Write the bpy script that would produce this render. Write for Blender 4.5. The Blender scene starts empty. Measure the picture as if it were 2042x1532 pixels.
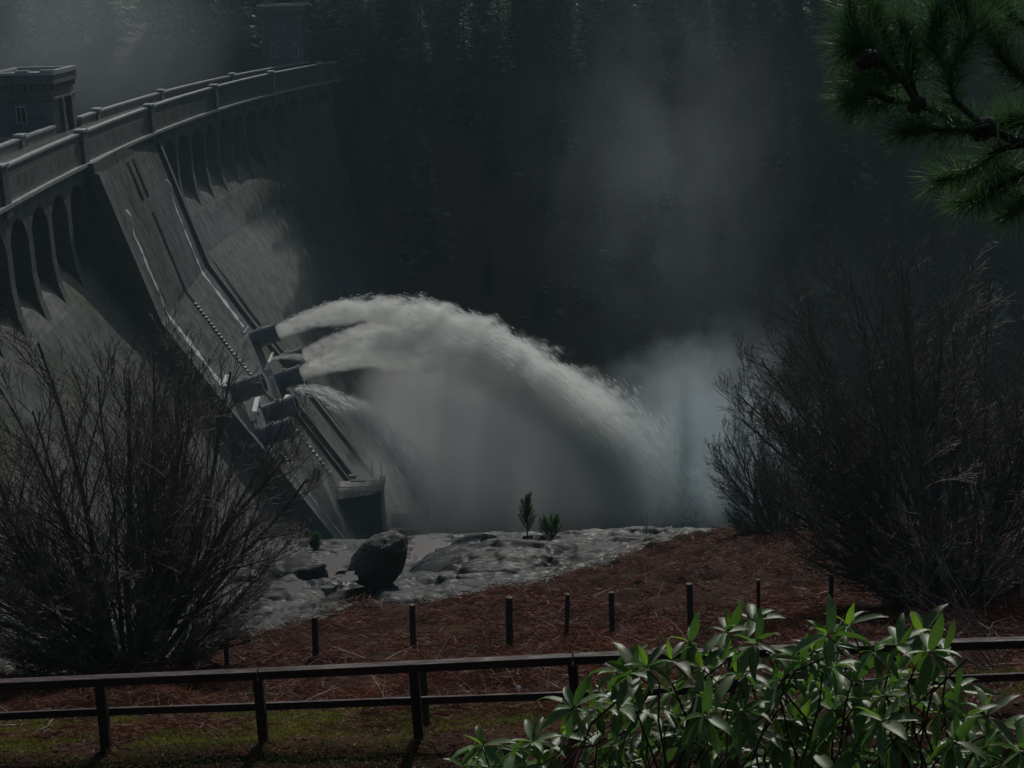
import bpy, math, random
import numpy as np
from mathutils import Vector, Matrix
random.seed(7); rng = np.random.default_rng(11)
sc = bpy.context.scene; col = sc.collection
R_ = math.radians
# ------------------------------------------------------------ camera, light, exposure
CAMZ, LENS, PITCH, ROLL = 60.0, 50.0, 16.3, -1.2
cd = bpy.data.cameras.new('camera'); cd.lens = LENS; cd.sensor_width = 36; cd.clip_start = .1; cd.clip_end = 4000
cam = bpy.data.objects.new('camera', cd); col.objects.link(cam)
CM = Matrix.Translation((0, 0, CAMZ)) @ Matrix.Rotation(R_(90 - PITCH), 4, 'X') @ Matrix.Rotation(R_(ROLL), 4, 'Z')
cam.matrix_world = CM; sc.camera = cam
SUN_EL, SUN_AZ = 37.0, 8.0          # azimuth from +Y, positive towards +X
sdir = Vector((math.sin(R_(SUN_AZ)) * math.cos(R_(SUN_EL)), math.cos(R_(SUN_AZ)) * math.cos(R_(SUN_EL)), math.sin(R_(SUN_EL))))
w = bpy.data.worlds.new('World'); sc.world = w; w.use_nodes = True
nt = w.node_tree; bgn = nt.nodes['Background']
sky = nt.nodes.new('ShaderNodeTexSky'); sky.sky_type = 'NISHITA'; sky.sun_disc = False
sky.sun_elevation = R_(SUN_EL); sky.sun_rotation = R_(SUN_AZ); sky.air_density = 1.0; sky.dust_density = 2.5
nt.links.new(sky.outputs[0], bgn.inputs[0]); bgn.inputs[1].default_value = .08
sl = bpy.data.lights.new('sun', 'SUN'); sl.energy = 4.4; sl.angle = R_(.55); sl.color = (1, .97, .93)
so = bpy.data.objects.new('sun', sl); col.objects.link(so)
so.rotation_euler = (-sdir).to_track_quat('-Z', 'Y').to_euler(); so.location = (0, 0, 200)
sc.view_settings.view_transform = 'Standard'; sc.view_settings.look = 'None'
sc.view_settings.exposure = -1.25; sc.view_settings.gamma = 1; sc.view_settings.use_curve_mapping = False
sc.render.engine = 'CYCLES'
cy = sc.cycles
cy.use_denoising = True; cy.max_bounces = 10; cy.volume_bounces = 5; cy.diffuse_bounces = 2; cy.glossy_bounces = 2
cy.transmission_bounces = 3; cy.transparent_max_bounces = 10; cy.volume_max_steps = 256; cy.sample_clamp_indirect = 4
cy.caustics_reflective = False; cy.caustics_refractive = False

# ------------------------------------------------------------ helpers
F = LENS / 36 * 2042
RM = np.array(CM.to_3x3())
def P(px, py, Y):
    """world point on the line of sight of photo pixel (px, py) at forward distance Y"""
    px, py, Y = np.broadcast_arrays(np.asarray(px, float), np.asarray(py, float), np.asarray(Y, float))
    d = np.stack([(px - 1021) / F, -(py - 766) / F, -np.ones_like(px)], -1) @ RM.T
    return np.array([0, 0, CAMZ]) + d * (Y / d[..., 1])[..., None]
def hsh(i, j, k, s):
    n = (i * 374761393 + j * 668265263 + k * 2147483647 + s * 1274126177) & 0xffffffff
    n = ((n ^ (n >> 13)) * 1274126177) & 0xffffffff
    return ((n ^ (n >> 16)) & 0xffff) / 65535.0
def vn(x, y, z=0, s=0):
    x, y, z = np.broadcast_arrays(np.asarray(x, float), np.asarray(y, float), np.asarray(z, float))
    xi, yi, zi = np.floor(x).astype(np.int64), np.floor(y).astype(np.int64), np.floor(z).astype(np.int64)
    fx, fy, fz = x - xi, y - yi, z - zi
    fx, fy, fz = [t * t * (3 - 2 * t) for t in (fx, fy, fz)]
    r = 0
    for a in (0, 1):
        for b in (0, 1):
            for c in (0, 1):
                r = r + (fx if a else 1 - fx) * (fy if b else 1 - fy) * (fz if c else 1 - fz) * hsh(xi + a, yi + b, zi + c, s)
    return r * 2 - 1
def fbm(x, y, z=0, o=4, s=0):
    r, a = 0, 1.0
    for i in range(o):
        r = r + a * vn(x * 2 ** i + 17.3 * i, y * 2 ** i, z * 2 ** i, s + i); a *= .5
    return r
def sstep(a, b, x):
    t = np.clip((x - a) / (b - a), 0, 1); return t * t * (3 - 2 * t)

def tag(o, label=None, cat=None, group=None, kind=None):
    if label: o['label'] = label
    if cat: o['category'] = cat
    if group: o['group'] = group
    if kind: o['kind'] = kind
    return o
def empty(name, loc=(0, 0, 0), parent=None):
    o = bpy.data.objects.new(name, None); o.empty_display_size = .3; o.location = loc; col.objects.link(o)
    if parent: o.parent = parent
    return o
def link(name, me, parent=None, loc=None):
    o = bpy.data.objects.new(name, me); col.objects.link(o)
    if parent is not None:
        o.parent = parent
    if loc is not None: o.location = loc
    return o
def fast_mesh(name, V, Q, m, tint=None, smooth=False):
    """V (n,3), Q (m,3|4) -> mesh"""
    V = np.asarray(V, np.float32); Q = np.asarray(Q, np.int32); k = Q.shape[1]
    me = bpy.data.meshes.new(name)
    me.vertices.add(len(V)); me.vertices.foreach_set('co', V.ravel())
    me.loops.add(Q.size); me.loops.foreach_set('vertex_index', Q.ravel())
    me.polygons.add(len(Q)); me.polygons.foreach_set('loop_start', np.arange(0, Q.size, k, dtype=np.int32))
    me.polygons.foreach_set('loop_total', np.full(len(Q), k, np.int32))
    if smooth: me.polygons.foreach_set('use_smooth', np.ones(len(Q), bool))
    me.update(calc_edges=True)
    if tint is not None:
        at = me.attributes.new('tint', 'FLOAT', 'POINT'); at.data.foreach_set('value', np.asarray(tint, np.float32).ravel())
    me.materials.append(m)
    return me
class MB:
    """collects boxes, tubes, prisms"""
    def __init__(s): s.v = []; s.f = []
    def add(s, vs, fs):
        n = len(s.v); s.v += [tuple(map(float, v)) for v in vs]; s.f += [tuple(n + i for i in f) for f in fs]; return s
    def hexa(s, p):      # 8 points: bottom 4, top 4
        return s.add(p, [(3, 2, 1, 0), (4, 5, 6, 7), (0, 1, 5, 4), (1, 2, 6, 5), (2, 3, 7, 6), (3, 0, 4, 7)])
    def box(s, x0, x1, y0, y1, z0, z1):
        return s.hexa([(x0, y0, z0), (x1, y0, z0), (x1, y1, z0), (x0, y1, z0), (x0, y0, z1), (x1, y0, z1), (x1, y1, z1), (x0, y1, z1)])
    def tube(s, a, b, r0, r1=None, n=10, cap=True):
        a, b = Vector(a), Vector(b); r1 = r0 if r1 is None else r1
        d = (b - a).normalized(); u = d.orthogonal().normalized(); w_ = d.cross(u)
        vs = [a + (u * math.cos(2 * math.pi * i / n) + w_ * math.sin(2 * math.pi * i / n)) * r0 for i in range(n)]
        vs += [b + (u * math.cos(2 * math.pi * i / n) + w_ * math.sin(2 * math.pi * i / n)) * r1 for i in range(n)]
        fs = [(i, (i + 1) % n, n + (i + 1) % n, n + i) for i in range(n)]
        if cap: fs += [tuple(range(n - 1, -1, -1)), tuple(range(n, 2 * n))]
        return s.add(vs, fs)
    def mesh(s, name, m, bevel=0, smooth=False):
        me = bpy.data.meshes.new(name); me.from_pydata(s.v, [], s.f); me.materials.append(m)
        if smooth:
            me.polygons.foreach_set('use_smooth', [True] * len(me.polygons))
        if bevel:
            import bmesh
            bm = bmesh.new(); bm.from_mesh(me); bmesh.ops.bevel(bm, geom=bm.edges[:], offset=bevel, segments=1, affect='EDGES'); bm.to_mesh(me); bm.free()
        me.update(); return me
    def obj(s, name, m, parent=None, bevel=0, smooth=False, loc=None):
        return link(name, s.mesh(name, m, bevel, smooth), parent, loc)

def unit(v): return v / (np.linalg.norm(v, axis=-1, keepdims=True) + 1e-9)
def strips(P0, D, L, Wd, up, curve, k=4, side=None):
    """N flat tapering blades: start, unit direction, length, width; curve = sag (down if < 0). returns V, Q"""
    N = len(P0); t = np.linspace(0, 1, k)[None, :, None]
    c = P0[:, None] + D[:, None] * (L[:, None, None] * t) + np.array([0, 0, 1.]) * (curve[:, None, None] * L[:, None, None] * t ** 2)
    if side is None:
        side = np.cross(D, rng.normal(size=(N, 3)))
    side = side / (np.linalg.norm(side, axis=1, keepdims=True) + 1e-9)
    wv = side[:, None] * (Wd[:, None, None] * (1 - .85 * t)) * .5
    V = np.stack([c - wv, c + wv], 2).reshape(-1, 3)
    b = (np.arange(N) * 2 * k)[:, None] + (np.arange(k - 1) * 2)[None]
    Q = np.stack([b, b + 1, b + 3, b + 2], -1).reshape(-1, 4)
    return V, Q
# ------------------------------------------------------------ materials
def nmat(name, c1, c2, scale=1.0, rough=(.6, .9), bump=.3, bscale=None, tint=None, detail=6, stretch=(1, 1, 1), spec=.5, translucent=0, tcol=None, c3=None, c3scale=.15, space='Object'):
    m = bpy.data.materials.new(name); m.use_nodes = True; t = m.node_tree; N = t.nodes; L = t.links
    b = N['Principled BSDF']; out = N['Material Output']
    tc = N.new('ShaderNodeTexCoord'); mp = N.new('ShaderNodeMapping'); mp.inputs['Scale'].default_value = stretch
    if space == 'World':
        g = N.new('ShaderNodeNewGeometry'); L.new(g.outputs['Position'], mp.inputs[0])
    else: L.new(tc.outputs['Object'], mp.inputs[0])
    n1 = N.new('ShaderNodeTexNoise'); n1.inputs['Scale'].default_value = scale; n1.inputs['Detail'].default_value = detail; n1.inputs['Roughness'].default_value = .62
    L.new(mp.outputs[0], n1.inputs['Vector'])
    rp = N.new('ShaderNodeValToRGB'); rp.color_ramp.elements[0].position = .35; rp.color_ramp.elements[1].position = .66
    rp.color_ramp.elements[0].color = (*c1, 1); rp.color_ramp.elements[1].color = (*c2, 1)
    L.new(n1.outputs[0], rp.inputs[0]); colr = rp.outputs[0]
    if c3:
        n3 = N.new('ShaderNodeTexNoise'); n3.inputs['Scale'].default_value = c3scale; n3.inputs['Detail'].default_value = 5
        L.new(mp.outputs[0], n3.inputs['Vector'])
        r3 = N.new('ShaderNodeValToRGB'); r3.color_ramp.elements[0].position = .48; r3.color_ramp.elements[1].position = .62
        L.new(n3.outputs[0], r3.inputs[0])
        mx = N.new('ShaderNodeMix'); mx.data_type = 'RGBA'; L.new(r3.outputs[0], mx.inputs[0]); L.new(colr, mx.inputs[6]); mx.inputs[7].default_value = (*c3, 1); colr = mx.outputs[2]
    if tint:
        at = N.new('ShaderNodeAttribute'); at.attribute_name = 'tint'
        mx = N.new('ShaderNodeMix'); mx.data_type = 'RGBA'; L.new(at.outputs['Fac'], mx.inputs[0]); L.new(colr, mx.inputs[6]); mx.inputs[7].default_value = (*tint, 1); colr = mx.outputs[2]
    L.new(colr, b.inputs['Base Color'])
    mr = N.new('ShaderNodeMapRange'); mr.inputs[1].default_value = .35; mr.inputs[2].default_value = .65; mr.inputs[3].default_value = rough[0]; mr.inputs[4].default_value = rough[1]
    n2 = N.new('ShaderNodeTexNoise'); n2.inputs['Scale'].default_value = (bscale or scale * 3); n2.inputs['Detail'].default_value = 4
    L.new(mp.outputs[0], n2.inputs['Vector']); L.new(n2.outputs[0], mr.inputs[0]); L.new(mr.outputs[0], b.inputs['Roughness'])
    b.inputs['Specular IOR Level'].default_value = spec
    if bump:
        bp = N.new('ShaderNodeBump'); bp.inputs['Strength'].default_value = bump; bp.inputs['Distance'].default_value = .1
        L.new(n2.outputs[0], bp.inputs['Height']); L.new(bp.outputs[0], b.inputs['Normal'])
    if translucent:
        tr = N.new('ShaderNodeBsdfTranslucent'); ms = N.new('ShaderNodeMixShader'); ms.inputs[0].default_value = translucent
        if tcol: tr.inputs[0].default_value = (*tcol, 1)
        else: L.new(colr, tr.inputs[0])
        L.new(b.outputs[0], ms.inputs[1]); L.new(tr.outputs[0], ms.inputs[2]); L.new(ms.outputs[0], out.inputs[0])
    return m
M = {}
M['concrete'] = nmat('dam concrete', (.08, .088, .086), (.145, .155, .15), .35, (.45, .8), .35, 1.3, c3=(.11, .12, .095), c3scale=.11, stretch=(1, 1, .45))
M['concrete_wet'] = nmat('wet dam face concrete', (.075, .082, .08), (.14, .147, .14), .3, (.35, .6), .25, 1.1, c3=(.08, .09, .062), c3scale=.09, stretch=(1, 1, .35))
M['sunlit_face'] = nmat('sunlit tone face concrete', (.075, .08, .07), (.135, .14, .12), .3, (.4, .7), .25, 1.1, stretch=(1, 1, .4))  # lighter tone carries the sunlit zone of the far face
M['coping'] = nmat('wet coping stone', (.3, .32, .31), (.48, .5, .48), .8, (.3, .5), .25, 3)
M['road'] = nmat('wet road tarmac', (.05, .05, .052), (.08, .08, .08), .6, (.22, .42), .25, 8)
M['stone'] = nmat('tower masonry', (.11, .115, .112), (.18, .185, .18), .9, (.6, .9), .4, 2.5)
M['dark'] = nmat('dark window glass', (.012, .013, .015), (.02, .02, .022), 1, (.2, .4), 0)
M['pipe'] = nmat('blue grey painted steel pipe', (.11, .125, .15), (.18, .195, .225), .7, (.32, .5), .1, 2)
M['steel'] = nmat('galvanised steel', (.3, .31, .32), (.45, .45, .45), 2, (.3, .5), .1)
M['deck'] = nmat('white painted deck', (.6, .6, .58), (.8, .8, .78), 2, (.3, .45), .1)
M['foam'] = nmat('running white water', (.7, .72, .73), (.88, .89, .89), 2.5, (.25, .5), .5, 5)
M['rock'] = nmat('wet schist slab', (.016, .020, .022), (.042, .052, .058), .7, (.46, .74), .4, 5.0, c3=(.016, .019, .012), c3scale=.2, spec=.22, stretch=(.45, 1.5, 1), tint=(.045, .03, .02), space='World')
M['boulder'] = nmat('mossy boulder', (.022, .026, .02), (.075, .08, .068), 2.2, (.6, .9), 1.0, 6, c3=(.035, .048, .012), c3scale=1.1)
M['soil'] = nmat('valley ground', (.02, .022, .014), (.05, .042, .025), .12, (.8, 1), .4, .6, c3=(.06, .028, .016), c3scale=.02, space='World')
M['water'] = nmat('river water', (.012, .018, .018), (.02, .026, .026), .2, (.05, .12), .35, .5, space='World')
M['puddle'] = nmat('rain puddle', (.02, .024, .026), (.02, .024, .026), .5, (.18, .24), .08, 9)
M['bracken'] = nmat('dead bracken', (.03, .010, .008), (.21, .056, .036), .55, (.55, .8), 0, tint=(.26, .16, .075), spec=.3, translucent=.3, space='World')
M['stalk'] = nmat('straw stalk', (.22, .16, .085), (.33, .25, .15), 3, (.5, .7), 0)
M['moss'] = nmat('moss and grass', (.10, .15, .016), (.31, .34, .035), .9, (.7, .9), 0, tint=(.03, .075, .02), translucent=.3, space='World')
M['gravel'] = nmat('path grit', (.05, .05, .045), (.12, .12, .11), 6, (.6, .9), .8, 30)
M['fence'] = nmat('brown stained timber', (.026, .014, .012), (.05, .026, .021), 3, (.6, .8), .35, 12, stretch=(.3, 1, 1))
M['stake'] = nmat('weathered round post', (.03, .032, .026), (.07, .07, .058), 4, (.6, .9), .5, 14, stretch=(1, 1, .2))
M['bark'] = nmat('bare shrub bark', (.08, .088, .072), (.19, .195, .165), 6, (.5, .8), .4, 20, tint=(.19, .175, .15), space='World')
M['palebark'] = nmat('pale grey bark', (.14, .14, .125), (.24, .24, .215), 8, (.5, .8), .3, 25)
M['spruce'] = nmat('spruce needles', (.04, .075, .04), (.075, .12, .06), .8, (.45, .7), 0, tint=(.5, .56, .36), translucent=.5)  # the pale tint is light on the foliage, put into the colour
M['larch'] = nmat('bare larch twigs', (.06, .04, .028), (.1, .062, .04), .8, (.7, .9), 0, tint=(.09, .06, .04), translucent=.3)
M['trunk'] = nmat('conifer bark', (.04, .03, .022), (.08, .06, .045), 3, (.8, .95), .4)
M['pine'] = nmat('pine needles', (.05, .14, .045), (.09, .2, .06), 8, (.38, .55), 0, tint=(.13, .21, .1), translucent=.4, spec=.3)
M['cone'] = nmat('pine cone', (.02, .014, .01), (.05, .034, .024), 20, (.6, .8), .5)
M['leaf'] = nmat('rhododendron leaf', (.075, .14, .04), (.13, .22, .065), 5, (.36, .5), .1, 40, translucent=.3, tcol=(.14, .32, .04), spec=.6)
M['youngleaf'] = nmat('young rhododendron leaf', (.06, .14, .015), (.1, .2, .02), 5, (.28, .42), .1, 40, translucent=.55, tcol=(.2, .4, .03))
M['rhodostem'] = nmat('rhododendron stem', (.04, .026, .018), (.08, .05, .035), 10, (.6, .8), .3)
M['litter'] = nmat('white scrap', (.7, .7, .7), (.8, .8, .8), 10, (.5, .6), 0)

for k_ in ('concrete', 'concrete_wet', 'sunlit_face', 'stone'):
    t_ = M[k_].node_tree; N_ = t_.nodes; ge = N_.new('ShaderNodeNewGeometry'); sx_ = N_.new('ShaderNodeSeparateXYZ'); t_.links.new(ge.outputs['Position'], sx_.inputs[0])
    nz = N_.new('ShaderNodeTexNoise'); nz.inputs['Scale'].default_value = .6; t_.links.new(ge.outputs['Position'], nz.inputs['Vector'])
    src = N_['Principled BSDF'].inputs['Base Color'].links[0].from_socket; fac = None
    for ax, per in (('Z', 1.55), ('Y', 6.1)):
        m1 = N_.new('ShaderNodeMath'); m1.operation = 'DIVIDE'; t_.links.new(sx_.outputs[ax], m1.inputs[0]); m1.inputs[1].default_value = per if k_ != 'stone' else per * .3
        m2 = N_.new('ShaderNodeMath'); m2.operation = 'FRACT'; t_.links.new(m1.outputs[0], m2.inputs[0])
        m3 = N_.new('ShaderNodeMath'); m3.operation = 'LESS_THAN'; t_.links.new(m2.outputs[0], m3.inputs[0]); m3.inputs[1].default_value = .07 if ax == 'Z' else .02
        if fac is None: fac = m3.outputs[0]
        else:
            m4 = N_.new('ShaderNodeMath'); m4.operation = 'MAXIMUM'; t_.links.new(fac, m4.inputs[0]); t_.links.new(m3.outputs[0], m4.inputs[1]); fac = m4.outputs[0]
    m5 = N_.new('ShaderNodeMath'); m5.operation = 'MULTIPLY'; t_.links.new(fac, m5.inputs[0]); t_.links.new(nz.outputs[0], m5.inputs[1])
    mx_ = N_.new('ShaderNodeMix'); mx_.data_type = 'RGBA'; t_.links.new(m5.outputs[0], mx_.inputs[0]); t_.links.new(src, mx_.inputs[6]); mx_.inputs[7].default_value = (.03, .033, .03, 1)
    t_.links.new(mx_.outputs[2], N_['Principled BSDF'].inputs['Base Color'])
def volmat(name, color, aniso, rate):
    m = bpy.data.materials.new(name); m.use_nodes = True; t = m.node_tree; N = t.nodes
    N.remove(N['Principled BSDF']); pv = N.new('ShaderNodeVolumePrincipled')
    pv.inputs['Color'].default_value = (*color, 1); pv.inputs['Anisotropy'].default_value = aniso
    t.links.new(pv.outputs[0], N['Material Output'].inputs['Volume'])
    m.cycles.volume_step_rate = rate
    return m, t, pv
class NG:
    def __init__(s, t): s.t = t
    def m(s, op, a, b=None, c=None, clamp=False):
        n = s.t.nodes.new('ShaderNodeMath'); n.operation = op; n.use_clamp = clamp
        for i, v in enumerate((a, b, c)):
            if v is None: continue
            if isinstance(v, (int, float)): n.inputs[i].default_value = v
            else: s.t.links.new(v, n.inputs[i])
        return n.outputs[0]
    def ss(s, a, b, x):
        n = s.t.nodes.new('ShaderNodeMapRange'); n.interpolation_type = 'SMOOTHSTEP'
        s.t.links.new(x, n.inputs[0]); n.inputs[1].default_value = a; n.inputs[2].default_value = b
        return n.outputs[0]
    def noise(s, vec, scale, detail=3, stretch=(1, 1, 1), off=(0, 0, 0), rough=.6):
        mp = s.t.nodes.new('ShaderNodeMapping'); mp.inputs['Scale'].default_value = stretch; mp.inputs['Location'].default_value = off
        s.t.links.new(vec, mp.inputs[0]); n = s.t.nodes.new('ShaderNodeTexNoise'); n.inputs['Scale'].default_value = scale; n.inputs['Detail'].default_value = detail; n.inputs['Roughness'].default_value = rough
        s.t.links.new(mp.outputs[0], n.inputs['Vector']); return n.outputs[0]

# ------------------------------------------------------------ terrain
PX = np.array([-900, -300, 0, 250, 500, 760, 1021, 1250, 1500, 1750, 2042, 2900], float)
ROWS = {
 15.2: [1530, 1512, 1503, 1497, 1490, 1482, 1465, 1450, 1432, 1415, 1398, 1360],
 20:   [1460, 1440, 1430, 1418, 1404, 1394, 1378, 1366, 1352, 1338, 1322, 1290],
 29:   [1375, 1355, 1345, 1328, 1315, 1297, 1285, 1262, 1245, 1228, 1212, 1180],
 40:   [1330, 1310, 1300, 1280, 1258, 1215, 1183, 1178, 1162, 1148, 1135, 1100],
 55:   [1290, 1270, 1262, 1245, 1225, 1192, 1162, 1118, 1088, 1078, 1072, 1040],
 68:   [1210, 1195, 1185, 1175, 1160, 1140, 1115, 1090, 1053, 1042, 1036, 1010],
 85:   [1150, 1130, 1118, 1098, 1084, 1078, 1066, 1062, 1061, 1045, 1030, 1000]}
RY = np.array(sorted(ROWS)); RT = np.array([ROWS[k] for k in sorted(ROWS)], float)
def row_py(px, Y):
    """photo row of the bank surface, smooth in px and Y"""
    Y = np.clip(Y, RY[0], RY[-1]); px = np.clip(px, PX[0], PX[-1])
    i = np.clip(np.searchsorted(RY, Y, 'right') - 1, 0, len(RY) - 2); j = np.clip(np.searchsorted(PX, px, 'right') - 1, 0, len(PX) - 2)
    ty = (1 / RY[i] - 1 / Y) / (1 / RY[i] - 1 / RY[i + 1]); tx = (px - PX[j]) / (PX[j + 1] - PX[j])
    return (RT[i, j] * (1 - tx) + RT[i, j + 1] * tx) * (1 - ty) + (RT[i + 1, j] * (1 - tx) + RT[i + 1, j + 1] * tx) * ty
BX = np.array([-900, 0, 200, 320, 500, 700, 860, 1021, 1180, 1250, 1420, 1500, 2000, 2900], float)
BY = np.array([25, 25, 25.5, 31, 37, 41, 45, 50, 54, 60, 76, 84, 95, 95], float)
def brack_y(px): return np.interp(px, BX, BY)
def facets(X, Y, sx, sy, tilt, step, seed):
    """height field of tilted broken slabs: nearest jittered cell decides the plane"""
    u, v = X / sx, Y / sy; iu, iv = np.floor(u).astype(np.int64), np.floor(v).astype(np.int64)
    best = np.full(u.shape, 1e9); h = np.zeros(u.shape); h2 = np.zeros(u.shape); sec = np.full(u.shape, 1e9)
    for a in (-1, 0, 1):
        for b in (-1, 0, 1):
            ci, cj = iu + a, iv + b; qx = ci + .15 + .7 * hsh(ci, cj, 0 * ci, seed); qy = cj + .15 + .7 * hsh(ci, cj, 0 * ci, seed + 1)
            d = (u - qx) ** 2 + (v - qy) ** 2
            hh = step * (hsh(ci, cj, 0 * ci, seed + 2) - .5) + tilt * ((hsh(ci, cj, 0 * ci, seed + 3) - .5) * (u - qx) * sx + (hsh(ci, cj, 0 * ci, seed + 4) - .4) * (v - qy) * sy)
            m = d < best; m2 = (~m) & (d < sec); h2 = np.where(m, h, np.where(m2, hh, h2)); sec = np.where(m, best, np.where(m2, d, sec)); h = np.where(m, hh, h); best = np.where(m, d, best)
    e = np.sqrt(sec) - np.sqrt(best); w = .5 + .5 * sstep(0, .12, e)
    return h * w + h2 * (1 - w) - .09 * (1 - sstep(0, .07, e))
def bank(px, Y):
    """world points of the near bank for photo column px, distance Y; also rock mask"""
    Yc = np.clip(Y, 15.2, 85)
    p = P(px, row_py(px, Yc), Yc)
    X, z = p[..., 0].copy(), p[..., 2].copy()
    near = Y < 15.2; far = Y > 85
    zn = np.interp(Y, [-40, 0, 12, 14, 15.2], [58.3, 58.3, 52.3, 51.2, 0]); t = np.clip((Y - 11) / 4.2, 0, 1)
    X = np.where(near, (px - 1021) / F * np.maximum(16.5, 1), X)
    zl = 58.3 + (z - 58.3) * np.clip(Y, 0, None) / 15.2
    z = np.where(near, np.where(Y < 0, 58.3, np.where(Y > 13.2, z + .0 * t, 58.3 + (z - 58.3) * np.clip(Y / 13.2, 0, 1))), z)
    X = np.where(far, X * Y / 85, X)
    z = np.where(far, z - np.interp(Y - 85, [0, 3, 10, 40], [0, .7, 9, 48]), z)
    by = brack_y(px) + 1.2 * fbm(X * .3, Y * .3, 0, 3, 5)
    rock = sstep(by - .4, by + .4, Y)
    # rock relief: broad whalebacks, ledges and joints
    qx_, qy_ = X + .9 * fbm(X / 4, Y / 4, 0, 3, 50), Y + .7 * fbm(X / 4, Y / 4, 0, 3, 51)
    h = .35 * fbm(X / 11, Y / 6, 0, 3, 1); fc = facets(qx_ + .4 * qy_, qy_ - .2 * qx_, 5.5, 3.2, .16, .4, 100) + facets(qx_ - .3 * qy_, qy_, 2.1, 1.2, .2, .17, 120)
    g = fbm(X / 6 + .5 * vn(X / 3, Y / 3), Y / 2.6, 0, 4, 9)
    led = sstep(-.03, .05, g) * .55 + sstep(.33, .39, g) * .45
    wx = X + .8 * vn(X, Y, 0, 30)
    cr = np.abs(vn(wx / 5, Y / 1.6, 0, 12)); cr2 = np.abs(vn(wx / 3.1 + Y * .3, Y / 4, 0, 13))
    crack = -.22 * (1 - sstep(0, .07, cr)) - .13 * (1 - sstep(0, .05, cr2))
    fine = .07 * fbm(X * 1.5, Y * 1.5, 0, 4, 3)
    def bump(cx, cy, rx, ry, hh, pw=2.):
        d = ((px - cx) / rx) ** 2 + ((Y - cy) / ry) ** 2
        return hh * np.clip(1 - d ** (pw / 2), 0, 1) ** .6
    dome = bump(985, 71, 170, 8, 1.35, 1.6) + bump(930, 80, 110, 4, .8, 1.6) + bump(600, 76, 110, 3, .55) + bump(570, 62, 80, 2.2, .35)
    z = z + rock * (h + fc + crack * 1.0 + fine * .4 + dome - .3) * np.where(far, np.clip(1 - (Y - 85) / 10, .2, 1), 1)
    z = z + (1 - rock) * (.03 * fbm(X * 2, Y * 2, 0, 3, 22) * np.clip((Y - 5) / 8, 0, 1) + sstep(16, 24, Y) * ((.16 + .2 * sstep(32, 40, Y)) * fbm(X * .45, Y * .45, 0, 4, 21) - .12 + .14 * fbm(X * 1.3, Y * 1.1, 0, 2, 23)))
    return X, z, rock
cols = np.concatenate([np.linspace(-900, -60, 50, endpoint=False), np.linspace(-60, 2100, 400, endpoint=False), np.linspace(2100, 2900, 50)])
Ys = np.concatenate([np.linspace(-40, 12, 20, endpoint=False), np.linspace(12, 33, 120, endpoint=False), np.linspace(33, 90, 360, endpoint=False), np.linspace(90, 122, 60)])
PXg, Yg = np.meshgrid(cols, Ys)
Xg, Zg, Rk = bank(PXg, Yg)
nr, nc = PXg.shape
idx = np.arange(nr * nc).reshape(nr, nc)
Q = np.stack([idx[:-1, :-1], idx[:-1, 1:], idx[1:, 1:], idx[1:, :-1]], -1).reshape(-1, 4)
V = np.stack([Xg, Yg, Zg], -1).reshape(-1, 3)
qr = Rk.reshape(-1)[Q].mean(1) > .5
def submesh(name, sel, m, **k):
    q = Q[sel]; u, inv = np.unique(q, return_inverse=True)
    return fast_mesh(name, V[u], inv.reshape(q.shape), m, smooth=True, **k)
tint = (fbm(Xg * .4, Yg * .4, 0, 3, 40) > .55).astype(float).reshape(-1)
tag(link('rock_slabs', submesh('rock_slabs', qr, M['rock'], tint=None)), kind='structure')
M['banksoil'] = nmat('bank soil and leaf litter', (.022, .010, .006), (.06, .026, .014), 1.5, (.85, 1), .8, 6, c3=(.03, .012, .008), c3scale=.5, spec=.1, space='World')
tag(link('grassy_bank', submesh('grassy_bank', ~qr, M['banksoil'])), kind='structure')

# the valley floor, the river bed and the far hill, out to the horizon
def hill(X, Y):
    near = np.interp(Y, [-100, 0, 15, 29, 55, 80, 112, 122], [55, 55, 48, 42, 31.5, 21, -12, -13])
    y0 = np.interp(X, [-80, -38, -25, 0, 30, 80, 200], [236, 236, 228, 226, 230, 234, 234])
    far = np.interp(Y - y0, [0, 8, 36, 80, 240, 420, 900], [-13, -4, 40, 56, 104, 130, 150])
    z = np.where(Y < 150, near, far)
    up = sstep(-51, -57, X)
    floor = 31 + 0 * X
    z = z * (1 - up) + up * np.maximum(z, np.where(Y < 122, z, floor))
    side = np.maximum(0, np.abs(X - 30) - 260) * .3
    z = z + side * (Y > 60)
    return z + np.where(Y > 190, 2.2, .3) * fbm(X / 25, Y / 25, 0, 4, 60)
gx = np.concatenate([np.linspace(-1800, -260, 18, endpoint=False), np.linspace(-260, -70, 40, endpoint=False), np.linspace(-70, 120, 110, endpoint=False), np.linspace(120, 300, 36, endpoint=False), np.linspace(300, 1800, 18)])
gy = np.concatenate([np.linspace(-400, 90, 30, endpoint=False), np.linspace(90, 130, 24, endpoint=False), np.linspace(130, 330, 110, endpoint=False), np.linspace(330, 700, 60, endpoint=False), np.linspace(700, 2500, 16)])
GX, GY = np.meshgrid(gx, gy); GZ = hill(GX, GY)
idg = np.arange(GX.size).reshape(GX.shape)
Qg = np.stack([idg[:-1, :-1], idg[:-1, 1:], idg[1:, 1:], idg[1:, :-1]], -1).reshape(-1, 4)
tag(link('hillside', fast_mesh('hillside', np.stack([GX, GY, GZ], -1).reshape(-1, 3), Qg, M['soil'], smooth=True)), kind='structure')
def sheet(name, x0, x1, y0, y1, z, m):
    return tag(MB().add([(x0, y0, z), (x1, y0, z), (x1, y1, z), (x0, y1, z)], [(0, 1, 2, 3)]).obj(name, m), kind='structure')
sheet('river', -30, 800, 112, 250, -9.5, M['water'])
sheet('reservoir', -700, -47.5, 60, 420, 37.0, M['water'])

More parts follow.
